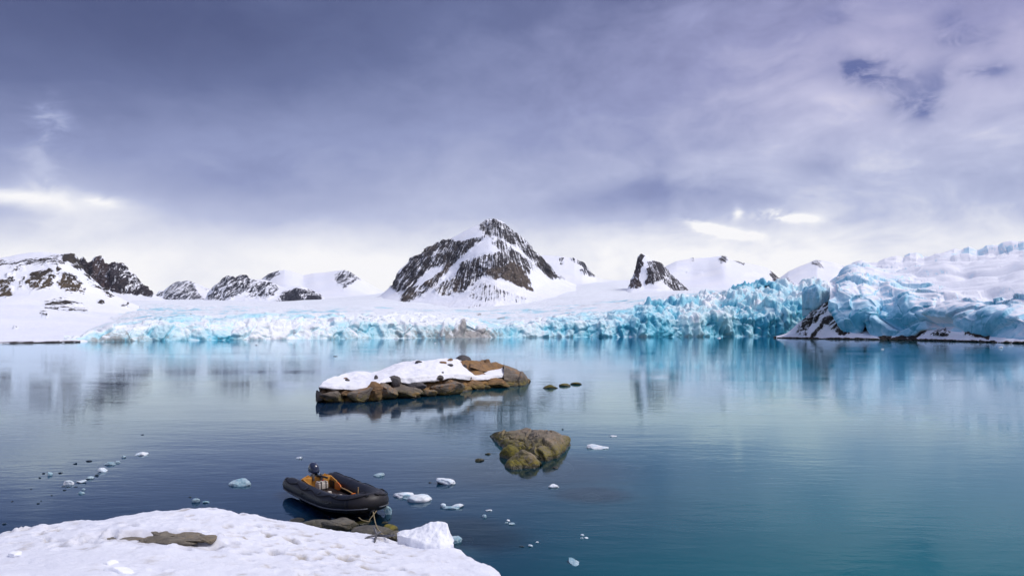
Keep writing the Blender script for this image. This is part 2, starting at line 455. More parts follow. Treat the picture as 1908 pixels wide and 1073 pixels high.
# ------------------------------------------------------------------ ice chunks' materials
def mat_chunk(name, col, trans, rough=.25, deep=(.30, .55, .68)):
    m, t, out = material(name)
    o = t.pos(); n = t.noise(o, 3.2, 5, .62, .4); n2 = t.noise(o, 14, 4, .6)
    c = t.mix(t.sm(n, .38, .66), col, deep)
    c = t.mix(t.sm(n2, .5, .75), c, tuple(min(.95, x * 1.15 + .04) for x in col))
    principled(t, out, c, rough, t.bump(t.add(n, t.mul(n2, .4)), .5, .06), .5, **{'Transmission Weight': trans, 'IOR': 1.31})
    return m
M['chunk_white'] = mat_chunk('white floating ice', (.84, .88, .92), .10, .4, (.62, .76, .85))
M['chunk_blue'] = mat_chunk('glassy blue ice', (.60, .78, .86), .35, .2, (.28, .52, .64))
M['chunk_dark'] = mat_chunk('dark clear ice', (.045, .085, .11), .45, .15, (.015, .035, .055))

# ------------------------------------------------------------------ water
def mat_water():
    m, t, out = material('fjord water')
    P = t.pos(); x, y, z = t.sep(P)
    dist = t.m('POWER', t.add(t.m('POWER', x, 2.0), t.m('POWER', y, 2.0)), .5)
    # silt plumes: milky teal to the right, clear dark blue to the left
    big = t.noise(t.mapv(P, (13, 4, 0), (0, 0, R(10)), (1, .6, 1)), .018, 4, .55, .6)
    sil = t.add(t.m('DIVIDE', t.add(x, 1.0), t.add(t.mul(y, .55), 2.0)), t.mul(t.sub(big, .5), 1.6))
    sil = t.sm(sil, -.40, .62)
    colw = t.mix(sil, (.004, .022, .056), (.002, .112, .134))
    colw = t.mix(t.mul(t.sm(t.noise(P, .06, 3), .5, .75), .35), colw, (.003, .040, .048))
    # ripples: small wind waves with calm lanes between them
    lane = t.noise(t.mapv(P, (2, 7, 0), (0, 0, R(6)), (.35, 1.0, 1)), .045, 4, .55, .5)
    rough_lane = t.sm(lane, .36, .66, .34, .95)
    w1 = t.noise(t.mapv(P, (0, 0, 0), (0, 0, R(8)), (.42, 1, 1)), 1.5, 4, .58, .3)
    w2 = t.noise(t.mapv(P, (4, 2, 0), (0, 0, R(-14)), (.5, 1, 1)), 5.0, 3, .55, .2)
    w3 = t.noise(t.mapv(P, (9, 5, 0), (0, 0, R(3)), (.35, 1, 1)), .32, 3, .5, .2)
    hgt = t.mul(t.add(t.add(t.mul(w1, .055), t.mul(w2, .012)), t.mul(w3, .07)), rough_lane)
    # drips falling off one floe send out rings
    rx, ry, _ = on_water(1032, 908)
    dr = t.m('POWER', t.add(t.m('POWER', t.sub(x, rx), 2.0), t.m('POWER', t.sub(y, ry), 2.0)), .5)
    ring = t.mul(t.m('SINE', t.mul(dr, 26.0)), t.mul(t.sm(dr, .3, 2.2, 1.0, 0.0), .0028))
    hgt = t.add(hgt, ring)
    nb = t.new('ShaderNodeBump'); nb.inputs['Distance'].default_value = 1.0; nb.inputs['Strength'].default_value = 0.22
    t.put(nb.inputs['Height'], hgt)
    N = nb.outputs[0]
    fr = t.new('ShaderNodeFresnel'); fr.inputs[0].default_value = 1.33; t.l.new(N, fr.inputs['Normal'])
    frp = t.mul(fr.outputs[0], t.sm(fr.outputs[0], 0.0, 0.40, 0.35, 1.0))
    df = t.new('ShaderNodeBsdfDiffuse'); t.put(df.inputs[0], colw)
    tr = t.new('ShaderNodeBsdfTransparent'); t.put(tr.inputs[0], (.42, .62, .68))
    # shallows round the rocks and along the bank let one see the stones on the bottom
    shal = None
    for (u, v, r) in [(985, 872, 5.5), (870, 1000, 2.2), (1100, 920, 1.8), (650, 975, 2.6), (860, 985, 1.8)]:
        sx, sy, _ = on_water(u, v)
        dd = t.m('POWER', t.add(t.m('POWER', t.sub(x, sx), 2.0), t.m('POWER', t.sub(y, sy), 2.0)), .5)
        g = t.sm(dd, r * .35, r, .62, 0.0)
        shal = g if shal is None else t.m('MAXIMUM', shal, g)
    a = t.new('ShaderNodeMixShader'); t.put(a.inputs[0], shal); t.l.new(df.outputs[0], a.inputs[1]); t.l.new(tr.outputs[0], a.inputs[2])
    gl = t.new('ShaderNodeBsdfGlossy'); gl.inputs['Roughness'].default_value = .018; gl.inputs['Color'].default_value = (.80, .935, 1.0, 1); t.l.new(N, gl.inputs['Normal'])
    b = t.new('ShaderNodeMixShader'); t.put(b.inputs[0], frp); t.l.new(a.outputs[0], b.inputs[1]); t.l.new(gl.outputs[0], b.inputs[2])
    t.l.new(b.outputs[0], out.inputs[0])
    return m
M['water'] = mat_water()
wv = np.array([(-5000, -200, 0), (5000, -200, 0), (5000, 5900, 0), (-5000, 5900, 0)], float)
w = mesh_obj('water', wv, [[0, 1, 2, 3]], M['water'], smooth=False)
tag(w, 'calm teal and blue fjord water with soft ripples', kind='structure')
m_, t_, out_ = material('silty bottom')
n_ = t_.noise(t_.pos(), .6, 5, .6)
principled(t_, out_, t_.mix(t_.sm(n_, .4, .7), (.012, .035, .045), (.035, .05, .045)), .9)
sb = mesh_obj('seabed', np.array([(-60, 4, -1.6), (60, 4, -1.6), (60, 130, -4.0), (-60, 130, -4.0)], float), [[0, 1, 2, 3]], m_, smooth=False)
tag(sb, 'dark silty fjord bottom below the shallows', kind='structure')

# ------------------------------------------------------------------ mountains
def mountain(label, rows, u0, u1, nu, segs, back, rocks, mat, rough=10.0, seed=1, tints=(), base_rock=0.0, scatter=0.0, wl=90.0, jag=1.0, smooth_t=1, apex=1.0):
    P = relief(rows, u0, u1, nu, segs, back, smooth_t)
    u, v = pixels(P)
    su = u + fbm(P, wl * .5, 3, .5, seed + 90) * 8; sv = v + fbm(P, wl * .5, 3, .5, seed + 91) * 6
    rk = np.full(u.shape, base_rock)
    for (poly, dens, soft) in rocks:
        k = poly_mask(su, sv, poly, soft)
        rk = np.maximum(rk, k * dens) if dens > 0 else rk * (1 - k * (-dens))
    tn = np.zeros(u.shape)
    for (poly, soft) in tints: tn = np.maximum(tn, poly_mask(su, sv, poly, soft))
    N = grid_normals(P)
    if np.mean(N[: len(N) // 2, :, 1]) > 0: N = -N
    fade = np.ones(P.shape[0]); fade[:2] = .3
    ridg = fbm(P * np.array([1, .7, .45]), wl, 6, .55, seed, 'ridge')
    fine = fbm(P * np.array([1, 1, .6]), wl * .22, 4, .6, seed + 5)
    soft = fbm(P, wl * 1.6, 3, .5, seed + 9)
    rr = np.clip(rk * 1.4, 0, 1)
    d = (ridg - .25) * rough * (rr * .9 + .10) + fine * rough * .55 * rr + soft * rough * .35
    P = P + N * (d * fade[:, None])[..., None] * np.array([1, 1, .6]) * jag
    zc = fbm(P * np.array([1, 1, 0.2]), wl * .3, 4, .6, seed + 12) * rough * .45
    P[..., 2] += zc * rr * fade[:, None]
    N2 = grid_normals(P)
    steep = 1 - np.abs(N2[..., 2])
    rk = np.maximum(rk, np.where((P[..., 2] < .7) & (u < 150), .8, 0))
    rk = np.clip(rk + np.clip((steep - .62) * .55, -.06, .3) * (rk > .08) + scatter * fbm(P, wl * .5, 3, .6, seed + 20), 0, 1)
    ai = np.unravel_index(np.argmax(P[..., 2]), P.shape[:2]); ap = P[ai]; hh = ap[2] - P[..., 2].min()
    spread = hh * apex
    fall = (P[..., 0] - ap[0]) / (ap[2] + spread - P[..., 2]) * (hh * .5 + spread)
    o = mesh_obj('mountain', P.reshape(-1, 3), grid_faces(P.shape[0], nu), mat, attrs={'rock': rk, 'tint': np.clip(.15 + tn * .75, 0, 1), 'fall': fall})
    tag(o, label, kind='structure')
    return o

def crest(pts, D, slope=0.0):
    return [(u, v, D + slope * (u - pts[0][0])) for u, v in pts]

# far dome and far blue peak, farthest first
cr = [(470, 545), (480, 530), (488, 520), (500, 510), (515, 505), (530, 502), (545, 505), (565, 512), (585, 508), (605, 507), (625, 504), (640, 503), (652, 505), (665, 514), (680, 524), (700, 535), (715, 543), (735, 548), (760, 552)]
mountain('broad white snow dome far behind the glacier, left of the main peak',
    [[(460, 575, 2900), (760, 575, 2900)], [(460, 560, 3200), (600, 552, 3200), (690, 552, 3200), (760, 560, 3200)], [(u, v + 20, 3700) for u, v in cr], crest(cr, 4100)], 465, 755, 210, [12, 25, 25, 5, 5], [(400, 60), (900, 700)],
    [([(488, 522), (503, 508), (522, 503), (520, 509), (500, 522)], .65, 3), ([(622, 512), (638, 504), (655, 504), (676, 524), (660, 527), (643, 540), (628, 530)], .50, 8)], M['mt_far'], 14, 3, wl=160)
cr = [(280, 556), (290, 549), (296, 541), (305, 540), (315, 532), (330, 524), (347, 521.5), (360, 527), (368, 529), (385, 535), (400, 541), (420, 552)]
mountain('small bluish speckled peak far off between two nearer ridges',
    [[(275, 575, 3600), (430, 575, 3600)], [(275, 562, 4000), (430, 560, 4000)], crest(cr, 4500)], 278, 422, 130, [6, 32, 6], [(900, 700)],
    [([(292, 552), (297, 541), (306, 541), (303, 552)], .6, 4), ([(300, 560), (316, 532), (332, 524), (360, 525), (366, 540), (385, 560), (330, 562)], .56, 6), ([(368, 530), (395, 540), (385, 545)], .5, 4)], M['mt_far'], 26, 5, wl=130)
cr = [(378, 560), (386, 553), (393, 541), (400, 532), (415, 522), (424, 515), (432, 514), (440, 518), (447, 514), (457, 514), (465, 519), (480, 520), (495, 521), (510, 528), (520, 532), (540, 535), (560, 532), (575, 537), (590, 543), (600, 552), (612, 562)]
mountain('long low dark haze-blue rock ridge streaked with snow behind the glacier',
    [[(372, 575, 2600), (625, 575, 2600)], [(372, 563, 2750), (450, 561, 2750), (520, 562, 2750), (560, 563, 2700), (625, 566, 2750)], [(u, v * .45 + 562 * .55, 2900) for u, v in cr], crest(cr, 3100)], 376, 615, 230, [6, 22, 28, 6], [(600, 500)],
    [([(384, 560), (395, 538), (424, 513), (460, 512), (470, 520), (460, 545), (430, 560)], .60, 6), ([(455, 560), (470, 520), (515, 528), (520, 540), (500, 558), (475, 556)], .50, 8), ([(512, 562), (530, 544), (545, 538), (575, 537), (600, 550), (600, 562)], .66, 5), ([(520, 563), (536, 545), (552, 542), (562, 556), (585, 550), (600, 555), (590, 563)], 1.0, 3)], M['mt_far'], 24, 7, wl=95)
# white mountain and farther faint peak at the right
cr = [(1440, 535), (1455, 516), (1470, 505), (1490, 495), (1510, 487), (1522, 482), (1535, 485), (1555, 488), (1575, 496), (1590, 505), (1610, 512), (1640, 515)]
mountain('faint white peak far off behind the icefall',
    [[(1430, 560, 3200), (1650, 560, 3200)], crest(cr, 3900)], 1438, 1640, 130, [40, 6], [(800, 700)],
    [([(1511, 488), (1522, 481), (1530, 486), (1535, 503), (1524, 500)], .52, 4), ([(1565, 488), (1578, 490), (1580, 500), (1570, 498)], .7, 3), ([(1455, 525), (1470, 515), (1480, 528), (1470, 534)], .5, 4)], M['mt_right'], 16, 9, wl=130)
cr = [(1190, 530), (1225, 504), (1245, 493), (1260, 486), (1288, 481), (1320, 479), (1345, 475.5), (1352, 477), (1360, 483), (1372, 486), (1385, 489), (1400, 492), (1420, 496), (1432, 500), (1440, 507), (1450, 516), (1462, 527), (1480, 540)]
mountain('smooth white snow mountain with a few dark crags along its crest',
    [[(1180, 575, 2100), (1500, 575, 2100)], [(1180, 552, 2400), (1300, 540, 2350), (1400, 535, 2350), (1500, 550, 2300)], [(u, v * .55 + 540 * .45, 2700 + 90 * math.sin(u * .045)) for u, v in cr], crest(cr, 3000)], 1190, 1478, 230, [8, 24, 28, 6, 5], [(200, 60), (600, 600)],
    [([(1336, 482), (1348, 475), (1355, 478), (1354, 489), (1343, 489)], .66, 3), ([(1364, 482), (1392, 489), (1388, 494), (1368, 488)], .60, 3), ([(1286, 481), (1292, 480), (1291, 488), (1286, 488)], .5, 3), ([(1434, 503), (1455, 521), (1452, 526), (1438, 524)], .80, 3), ([(1370, 510), (1420, 498), (1430, 510), (1380, 530)], .22, 8), ([(1265, 505), (1310, 505), (1305, 512), (1265, 510)], .30, 4)], M['mt_right'], 13, 11, wl=150)
# snow shoulder right of the main peak
cr = [(985, 500), (1000, 476), (1015, 474.5), (1040, 475.5), (1070, 480), (1085, 487), (1093, 497), (1100, 507), (1110, 516), (1125, 521), (1150, 522), (1172, 521), (1190, 524)]
mountain('snow shoulder with a dark rim behind the main peak',
    [[(980, 575, 2300), (1200, 575, 2300)], [(980, 540, 2700), (1100, 535, 2700), (1200, 540, 2700)], crest(cr, 3000)], 982, 1190, 160, [8, 36, 6], [(700, 600)],
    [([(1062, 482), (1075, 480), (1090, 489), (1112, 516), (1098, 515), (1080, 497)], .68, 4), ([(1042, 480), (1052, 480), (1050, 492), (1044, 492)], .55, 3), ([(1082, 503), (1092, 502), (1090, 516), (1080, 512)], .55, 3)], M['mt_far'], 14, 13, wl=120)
# main peak
cr = [(690, 558), (710, 549), (733, 528), (750, 501), (768, 478), (785, 470), (787, 462), (796, 458), (821, 450), (833, 446.5), (851, 438), (876, 425), (896, 416), (909, 410), (921, 407.5), (935, 411), (945, 421), (957, 431.5), (970, 443), (984, 456.5), (999, 470.5), (1009, 479), (1024, 497), (1036, 514), (1052, 521), (1075, 530)]
midA = [(690, 566, 2150), (733, 556, 2120), (755, 550, 2120), (780, 520, 2200), (810, 500, 2230), (840, 490, 2230), (868, 478, 2170), (890, 470, 2130), (915, 466, 2120), (940, 468, 2140), (965, 475, 2190), (985, 490, 2250), (1005, 500, 2330), (1025, 515, 2370), (1050, 528, 2370), (1080, 540, 2350)]
midB = [(690, 570, 2080), (733, 564, 2040), (760, 563, 2030), (785, 548, 2080), (810, 532, 2110), (840, 526, 2100), (870, 514, 2050), (900, 506, 2020), (930, 500, 2010), (960, 500, 2020), (980, 512, 2060), (992, 535, 2080), (1010, 535, 2160), (1050, 542, 2200), (1080, 548, 2200)]
foot = [(690, 574, 1980), (745, 572, 1960), (790, 566, 1960), (840, 553, 1970), (880, 540, 1960), (920, 522, 1950), (960, 532, 1960), (990, 546, 1980), (1030, 550, 2050), (1080, 556, 2080)]
fan = [(690, 584, 1700), (800, 586, 1650), (900, 582, 1640), (1000, 574, 1700), (1080, 566, 1800)]
mountain('tall pyramid-shaped main peak of dark rock and snow above the glacier',
    [fan, foot, midB, midA, crest(cr, 2400)], 694, 1074, 330, [30, 26, 36, 52, 5, 8], [(25, 6), (900, 700)],
    [([(728, 534), (750, 500), (768, 477), (787, 462), (821, 449), (835, 446), (868, 450), (908, 436), (884, 462), (862, 478), (846, 490), (832, 510), (812, 533), (786, 553), (754, 567), (744, 560), (756, 545), (740, 545)], .80, 6),
     ([(826, 494), (803, 499), (783, 518), (768, 536), (786, 530), (806, 520), (822, 508)], -.85, 4), ([(775, 540), (790, 532), (800, 536), (775, 552)], -.6, 5), ([(800, 478), (822, 466), (826, 470), (800, 486)], -.5, 4),
     ([(890, 424), (905, 411), (921, 407), (945, 420), (958, 431), (978, 448), (1002, 470), (1008, 492), (994, 488), (975, 470), (952, 456), (935, 446), (916, 440), (900, 436)], .66, 6),
     ([(912, 440), (935, 446), (955, 460), (978, 478), (986, 498), (955, 492), (938, 474), (918, 456)], .60, 6),
     ([(842, 548), (838, 528), (850, 502), (868, 486), (892, 476), (925, 468), (955, 474), (982, 492), (986, 520), (990, 543), (962, 531), (935, 520), (905, 516), (884, 526), (866, 545)], .70, 7),
     ([(908, 500), (960, 488), (980, 505), (991, 543), (966, 532), (930, 518), (905, 512)], 1.0, 4), ([(806, 545), (835, 520), (845, 530), (840, 553), (822, 550)], .6, 6),
     ([(870, 540), (900, 522), (930, 530), (960, 545), (1000, 560), (960, 570), (900, 566), (870, 556)], .36, 14), ([(820, 570), (900, 562), (980, 566), (960, 585), (880, 590), (830, 586)], .26, 14),
     ([(998, 474), (1010, 478), (1026, 498), (1038, 516), (1050, 514), (1056, 520), (1030, 522), (1008, 508), (998, 495)], .78, 5), ([(968, 470), (992, 488), (1000, 505), (985, 500), (970, 486)], .6, 6)],
    M['mt_main'], 19, 21, [([(752, 567), (810, 530), (846, 500), (836, 494), (790, 535), (750, 552)], 8), ([(900, 505), (960, 488), (985, 510), (992, 545), (930, 520)], 6), ([(786, 472), (790, 458), (812, 452), (812, 465)], 6), ([(805, 552), (850, 520), (870, 530), (840, 556)], 8)], scatter=.10, wl=85, apex=.25)
# dark horn
cr = [(1164, 545), (1172, 536), (1176, 525), (1180, 514), (1186, 499), (1190, 480), (1194, 472), (1200, 474), (1210, 481), (1217, 484.5), (1225, 487), (1233, 491), (1240, 500), (1250, 510), (1262, 520), (1272, 530), (1285, 540), (1300, 550)]
mountain('sharp dark rock horn standing out of the snowfield',
    [[(1160, 566, 1780), (1305, 566, 1780)], [(1160, 552, 1950), (1177, 543, 1960), (1200, 540, 1980), (1225, 539, 1970), (1250, 545, 1960), (1275, 550, 1950), (1305, 558, 1950)], [(1160, 548, 2030), (1177, 530, 2040), (1195, 505, 2060), (1215, 508, 2020), (1235, 515, 2020), (1255, 528, 2030), (1280, 542, 2040), (1305, 552, 2040)], crest(cr, 2120)], 1162, 1302, 170, [14, 28, 30, 4, 6], [(20, 5), (400, 500)],
    [([(1175, 538), (1178, 518), (1188, 490), (1192, 472), (1200, 474), (1200, 490), (1192, 510), (1196, 534)], .95, 4), ([(1200, 534), (1208, 510), (1206, 492), (1216, 484), (1232, 490), (1242, 504), (1236, 520), (1222, 528)], .80, 4), ([(1230, 500), (1242, 502), (1262, 520), (1286, 541), (1270, 545), (1250, 540), (1236, 528)], .62, 5), ([(1225, 545), (1250, 548), (1245, 565), (1228, 560)], .34, 6), ([(1200, 476), (1214, 484), (1204, 492), (1198, 486)], -.9, 3)],
    M['mt_right'], 9, 23, [([(1172, 545), (1180, 505), (1192, 505), (1195, 540)], 6)], wl=60)
# violet cliff behind the left mountain
cr = [(120, 500), (140, 496), (147, 488), (150, 482), (155, 479), (160, 487), (170, 488), (174, 481), (177, 478), (185, 477), (193, 479), (196, 490), (202, 492), (210, 488), (218, 490), (235, 500), (252, 515), (270, 533), (282, 545), (300, 556), (312, 562)]
mountain('jagged violet-brown cliff with a squared tower, behind the left mountain',
    [[(110, 575, 1900), (320, 575, 1900)], [(110, 552, 2080), (200, 546, 2080), (240, 547, 2060), (285, 553, 2060), (320, 562, 2060)], [(110, 535, 2150), (160, 520, 2150), (195, 510, 2140), (215, 512, 2110), (250, 528, 2120), (285, 549, 2130), (320, 563, 2130)], crest(cr, 2200)], 115, 310, 190, [10, 26, 34, 5], [(500, 500)],
    [([(140, 520), (150, 480), (157, 478), (172, 485), (185, 477), (195, 482), (212, 487), (236, 500), (262, 526), (284, 548), (284, 553), (240, 546), (205, 544)], .86, 5), ([(215, 492), (240, 505), (270, 535), (255, 540), (235, 525), (222, 510)], -.22, 6), ([(205, 540), (235, 532), (250, 520), (262, 535), (240, 545)], -.35, 4)],
    M['mt_violet'], 20, 31, [([(172, 545), (176, 480), (195, 480), (205, 500), (208, 545)], 8)], wl=70)
# near left mountain whose snow apron runs down to the water
cr = [(-160, 500), (-80, 490), (0, 480), (30, 474), (60, 471), (80, 470), (100, 472), (112, 473), (130, 473), (138, 478), (146, 490), (155, 505), (170, 522), (190, 538), (210, 550), (232, 560), (262, 572)]
shoreL = [(-160, 642, shoreD(642)), (0, 640.5, shoreD(640.5)), (80, 639, shoreD(639)), (150, 637.5, shoreD(637.5)), (168, 638, shoreD(637.5) + 12), (200, 641, 500), (262, 641, 545)]
mountain('broad snow-covered mountain with brown crags rising from the water at the left edge',
    [[(u, v + 1.5, d - 4) for u, v, d in shoreL], [(u, v - 3.5, d + 6) for u, v, d in shoreL], [(-160, 620, 420), (0, 618, 440), (120, 619, 460), (200, 612, 520), (262, 606, 560)], [(-160, 565, 760), (0, 566, 780), (80, 568, 800), (150, 575, 820), (215, 582, 850), (262, 590, 880)],
     [(-160, 548, 850), (0, 545, 880), (50, 540, 890), (100, 540, 900), (150, 545, 930), (200, 560, 960), (262, 580, 980)], [(-160, 510, 950), (0, 492, 1000), (60, 488, 1010), (110, 485, 1010), (140, 500, 1040), (180, 533, 1060), (262, 574, 1080)], crest(cr, 1180)],
    -150, 260, 330, [4, 20, 44, 18, 46, 22, 4, 6], [(30, 4), (400, 300)],
    [([(114, 474), (132, 474), (142, 484), (152, 504), (142, 502), (128, 490), (116, 490)], .95, 4), ([(-60, 500), (0, 484), (60, 482), (112, 476), (118, 492), (60, 498), (0, 500)], .50, 8),
     ([(0, 522), (20, 520), (24, 543), (10, 555), (-4, 548)], .80, 6), ([(16, 500), (46, 493), (46, 504), (24, 512)], .62, 6), ([(12, 510), (28, 512), (28, 528), (14, 522)], .7, 4), ([(34, 518), (48, 515), (44, 540), (36, 540)], .55, 4), ([(48, 526), (60, 512), (90, 498), (104, 508), (102, 526), (86, 541), (58, 542)], .78, 8),
     ([(108, 524), (118, 505), (140, 508), (156, 530), (146, 546), (126, 547), (112, 536)], .78, 7), ([(148, 536), (159, 538), (156, 549), (146, 547)], .8, 4), ([(150, 500), (174, 522), (212, 552), (208, 558), (180, 540), (158, 515)], .62, 4), ([(104, 495), (116, 500), (112, 510), (104, 504)], .7, 4),
     ([(80, 562), (116, 552), (158, 564), (168, 586), (134, 580), (84, 574)], .40, 10), ([(76, 583), (88, 583), (86, 591), (77, 590)], .7, 3), ([(182, 558), (194, 560), (192, 565), (183, 563)], .7, 3), ([(225, 564), (240, 566), (236, 572), (228, 570)], .7, 3), ([(24, 609), (33, 610), (32, 613), (25, 613)], .8, 2)],
    M['mt_near'], 9, 41, [([(0, 555), (0, 520), (50, 525), (110, 515), (160, 535), (150, 550), (60, 545)], 10)], wl=42, scatter=.05)

# ------------------------------------------------------------------ glacier
def glacier_front():
    U0, U1, nu = 120, 1600, 1050
    wl = [(120, 637.5), (150, 637), (200, 636), (300, 635), (400, 634), (500, 633), (600, 632), (700, 631), (800, 630), (860, 629.5), (930, 629), (1000, 628.5), (1100, 628), (1200, 628), (1300, 627.5), (1360, 627), (1450, 627), (1600, 627)]
    wl = [(u, v, shoreD(v)) for u, v in wl]
    dd = lambda u: np.interp(u, [a[0] for a in wl], [a[2] for a in wl])
    def rw(pts, off): return [(u, v, float(dd(u)) + (off(u) if callable(off) else off)) for u, v in pts]
    r0 = [(u, v + 1.2, d - 1) for u, v, d in wl]
    cl = [(120, 634), (150, 632), (165, 622), (200, 616), (240, 615), (300, 607), (360, 606), (400, 613), (450, 612), (500, 607), (560, 610), (620, 607), (680, 603), (740, 602), (800, 603), (850, 605), (862, 598), (880, 604), (930, 609), (1000, 608), (1050, 605), (1100, 603), (1160, 604), (1200, 594), (1240, 596), (1300, 592), (1340, 586), (1400, 596), (1450, 590), (1500, 580), (1600, 580)]
    r1 = rw(cl, 7)
    md = [(120, 630), (150, 628), (200, 609), (300, 597), (360, 594), (400, 598), (500, 595), (600, 595), (680, 594), (740, 590), (800, 592), (860, 596), (930, 603), (1000, 600), (1100, 593), (1160, 588), (1200, 581), (1300, 573), (1360, 566), (1400, 566), (1450, 562), (1500, 560), (1600, 558)]
    r2 = rw(md, 45)
    tp = [(120, 622), (150, 620), (200, 604), (300, 590), (360, 586), (400, 588), (500, 585), (600, 585), (700, 583), (800, 584), (860, 590), (930, 598), (1000, 593), (1060, 586), (1100, 582), (1200, 570), (1250, 560), (1300, 552), (1345, 546), (1360, 539), (1375, 534), (1400, 532), (1440, 529), (1480, 531), (1520, 531), (1560, 532), (1600, 534)]
    r3 = rw(tp, lambda u: 110 + 60 * float(np.clip((u - 1000) / 400, 0, 1)))
    r4 = rw([(u, v - (3 if u < 1150 else -2)) for u, v in tp], lambda u: 230)
    P = relief([r0, r1, r2, r3, r4], U0, U1, nu, [34, 48, 58, 22, 6], [(120, 30)], 2, .01, (0, 1))
    base = P.copy(); u, v = pixels(P)
    s = np.linspace(0, 1, P.shape[0])
    k = np.arange(P.shape[0])
    rowp = np.interp(k, [0, 34, 82, 140, 162, 168], [0, 1, 2, 3, 4, 5])[:, None] * np.ones((1, nu))
    strong = np.interp(u, [120, 200, 500, 900, 1000, 1150, 1300, 1600], [.35, .50, .6, .6, .64, .85, 1.2, 1.3])
    fade = np.interp(rowp, [0, .12, 1, 1.4, 2, 2.6, 3.0, 3.6, 5], [.25, .9, 1, .8, .55, .42, .32, .1, 0])
    fade = np.where(u > 1180, np.interp(rowp, [0, .1, 1, 3.2, 4, 5], [.25, .9, 1, 1, .5, .2]), fade)
    N = grid_normals(P)
    if np.mean(N[:34, :, 1]) > 0: N = -N
    wp = P + 6 * np.stack([fbm(P, 30, 2, .5, 61), fbm(P, 30, 2, .5, 62), fbm(P, 30, 2, .5, 63)], -1)
    f1, f2, c1 = worley(wp * np.array([1, .8, .55]), 15, 71); fa1 = facet(c1, 16)
    g1, g2, c2 = worley(wp * np.array([1, .9, .6]), 5.5, 75); fa2 = facet(c2, 6)
    k1, k2, c3 = worley(wp * np.array([1, .5, .10]), 7.5, 78); fa3 = facet(c3, 4.5)
    col_ = (c3 - .5) * 3.6 * sstep(k2 - k1, 0, .08) - (1 - sstep(k2 - k1, 0, .10)) * 1.8 + fa3
    big = fbm(P * np.array([1, .5, .8]), 46, 4, .5, 77, 'billow')
    edge1 = sstep(f2 - f1, 0, .10); edge2 = sstep(g2 - g1, 0, .12)
    d = (c1 - .5) * 3.6 * edge1 + (c2 - .5) * 1.2 * edge2 - (1 - edge1) * 1.0 + col_ * 1.7 + fa1 * np.interp(u, [120, 950, 1150], [.45, .5, 1]) * .5 + fa2 * .35 + big * 8 + fbm(P * np.array([1, 1, .22]), 6, 3, .6, 79, 'ridge') * 2.2
    d *= fade * strong
    P = P + N * d[..., None] * np.array([.8, 1.0, .75])
    P[..., 2] += ((c1 - .35) * 5.0 * edge1 + (c2 - .4) * 2.4 * edge2) * fade * strong * sstep(rowp, .6, 1.6)
    P[:2, :, 2] = np.minimum(P[:2, :, 2], -.6)
    P[1:-1] = P[1:-1] * .6 + (P[:-2] + P[2:]) * .2; P[:, 1:-1] = P[:, 1:-1] * .6 + (P[:, :-2] + P[:, 2:]) * .2
    Ps = P.copy()
    for _ in range(5):
        Ps[1:-1] = (Ps[:-2] + Ps[1:-1] * 2 + Ps[2:]) / 4; Ps[:, 1:-1] = (Ps[:, :-2] + Ps[:, 1:-1] * 2 + Ps[:, 2:]) / 4
    up = np.abs(grid_normals(Ps)[..., 2]) * .7 + np.abs(grid_normals(P)[..., 2]) * .3
    low = fbm(P * np.array([1, .4, 1.3]), 55, 3, .55, 83)
    region = np.interp(u, [120, 200, 300, 500, 700, 800, 930, 1000, 1150, 1300, 1450, 1600], [.28, .30, .37, .38, .33, .26, .42, .52, .55, .58, .60, .52])
    blue = region + low * np.interp(u, [120, 1000, 1200], [1.2, 1.15, 1.25]) + (c1 - .5) * .35 + (.42 - up) * .5 + np.clip(-d / (strong * 6 + .1), -.3, .5) * .35
    # lower face deeper blue, as the compact ice is there
    blue += np.where(u > 1000, .16, .03) * (1 - sstep(rowp, .2, 1.6))
    blue += .12 * np.exp(-((u - 1390) / 90) ** 2 - ((v - 605) / 22) ** 2) + .2 * np.exp(-((u - 1040) / 30) ** 2 - ((v - 617) / 8) ** 2) + .45 * np.exp(-((u - 410) / 26) ** 2 - ((v - 628) / 5) ** 2)
    snow = sstep(up, .42, .76) * np.interp(u, [120, 900, 1100, 1600], [.26, .28, .40, .46]) + sstep(rowp, 2.2, 3.4) * np.interp(u, [120, 1000, 1200, 1300, 1600], [.6, .6, .40, .05, .05])
    snow = snow - sstep(low, .0, .3) * .35 - .30 * sstep(fbm(P * np.array([.6, .6, 1.4]), 14, 4, .6, 87), .05, .3)
    dirt = np.interp(u, [120, 160, 240, 300, 380, 450, 560, 640, 700, 790, 850, 865, 900, 940, 960, 1240, 1280, 1330, 1600], [.45, .6, .6, .45, .25, .42, .25, .45, .40, .55, .75, .9, .6, .45, .05, .05, .25, .0, .0])
    dirt = dirt * 1.05 * (1 - sstep(rowp, .45, 1.15)) + .8 * np.exp(-((u - 864) / 8) ** 2 - ((v - 604) / 12) ** 2) + .3 * np.exp(-((u - 900) / 26) ** 2 - ((v - 618) / 12) ** 2)
    dirt += .35 * sstep(rowp, 1.8, 2.6) * (1 - sstep(rowp, 2.9, 3.5)) * (fbm(P, 12, 3, .6, 88) > .18) * np.interp(u, [120, 900, 1300, 1400], [.6, 1, .6, 0])
    o = mesh_obj('glacier', P.reshape(-1, 3), grid_faces(P.shape[0], nu), M['ice_front'], smooth=True, attrs={'blue': np.clip(blue, -.2, 1.1), 'dirt': np.clip(dirt, 0, 1), 'snow': np.clip(snow, 0, 1)})
    tag(o, 'long broken turquoise glacier front standing in the water', kind='structure')
    # snowfield that feeds it
    rb = rw([(u2, v2 + 2, ) for u2, v2 in [(a, b) for a, b in tp]], 150)
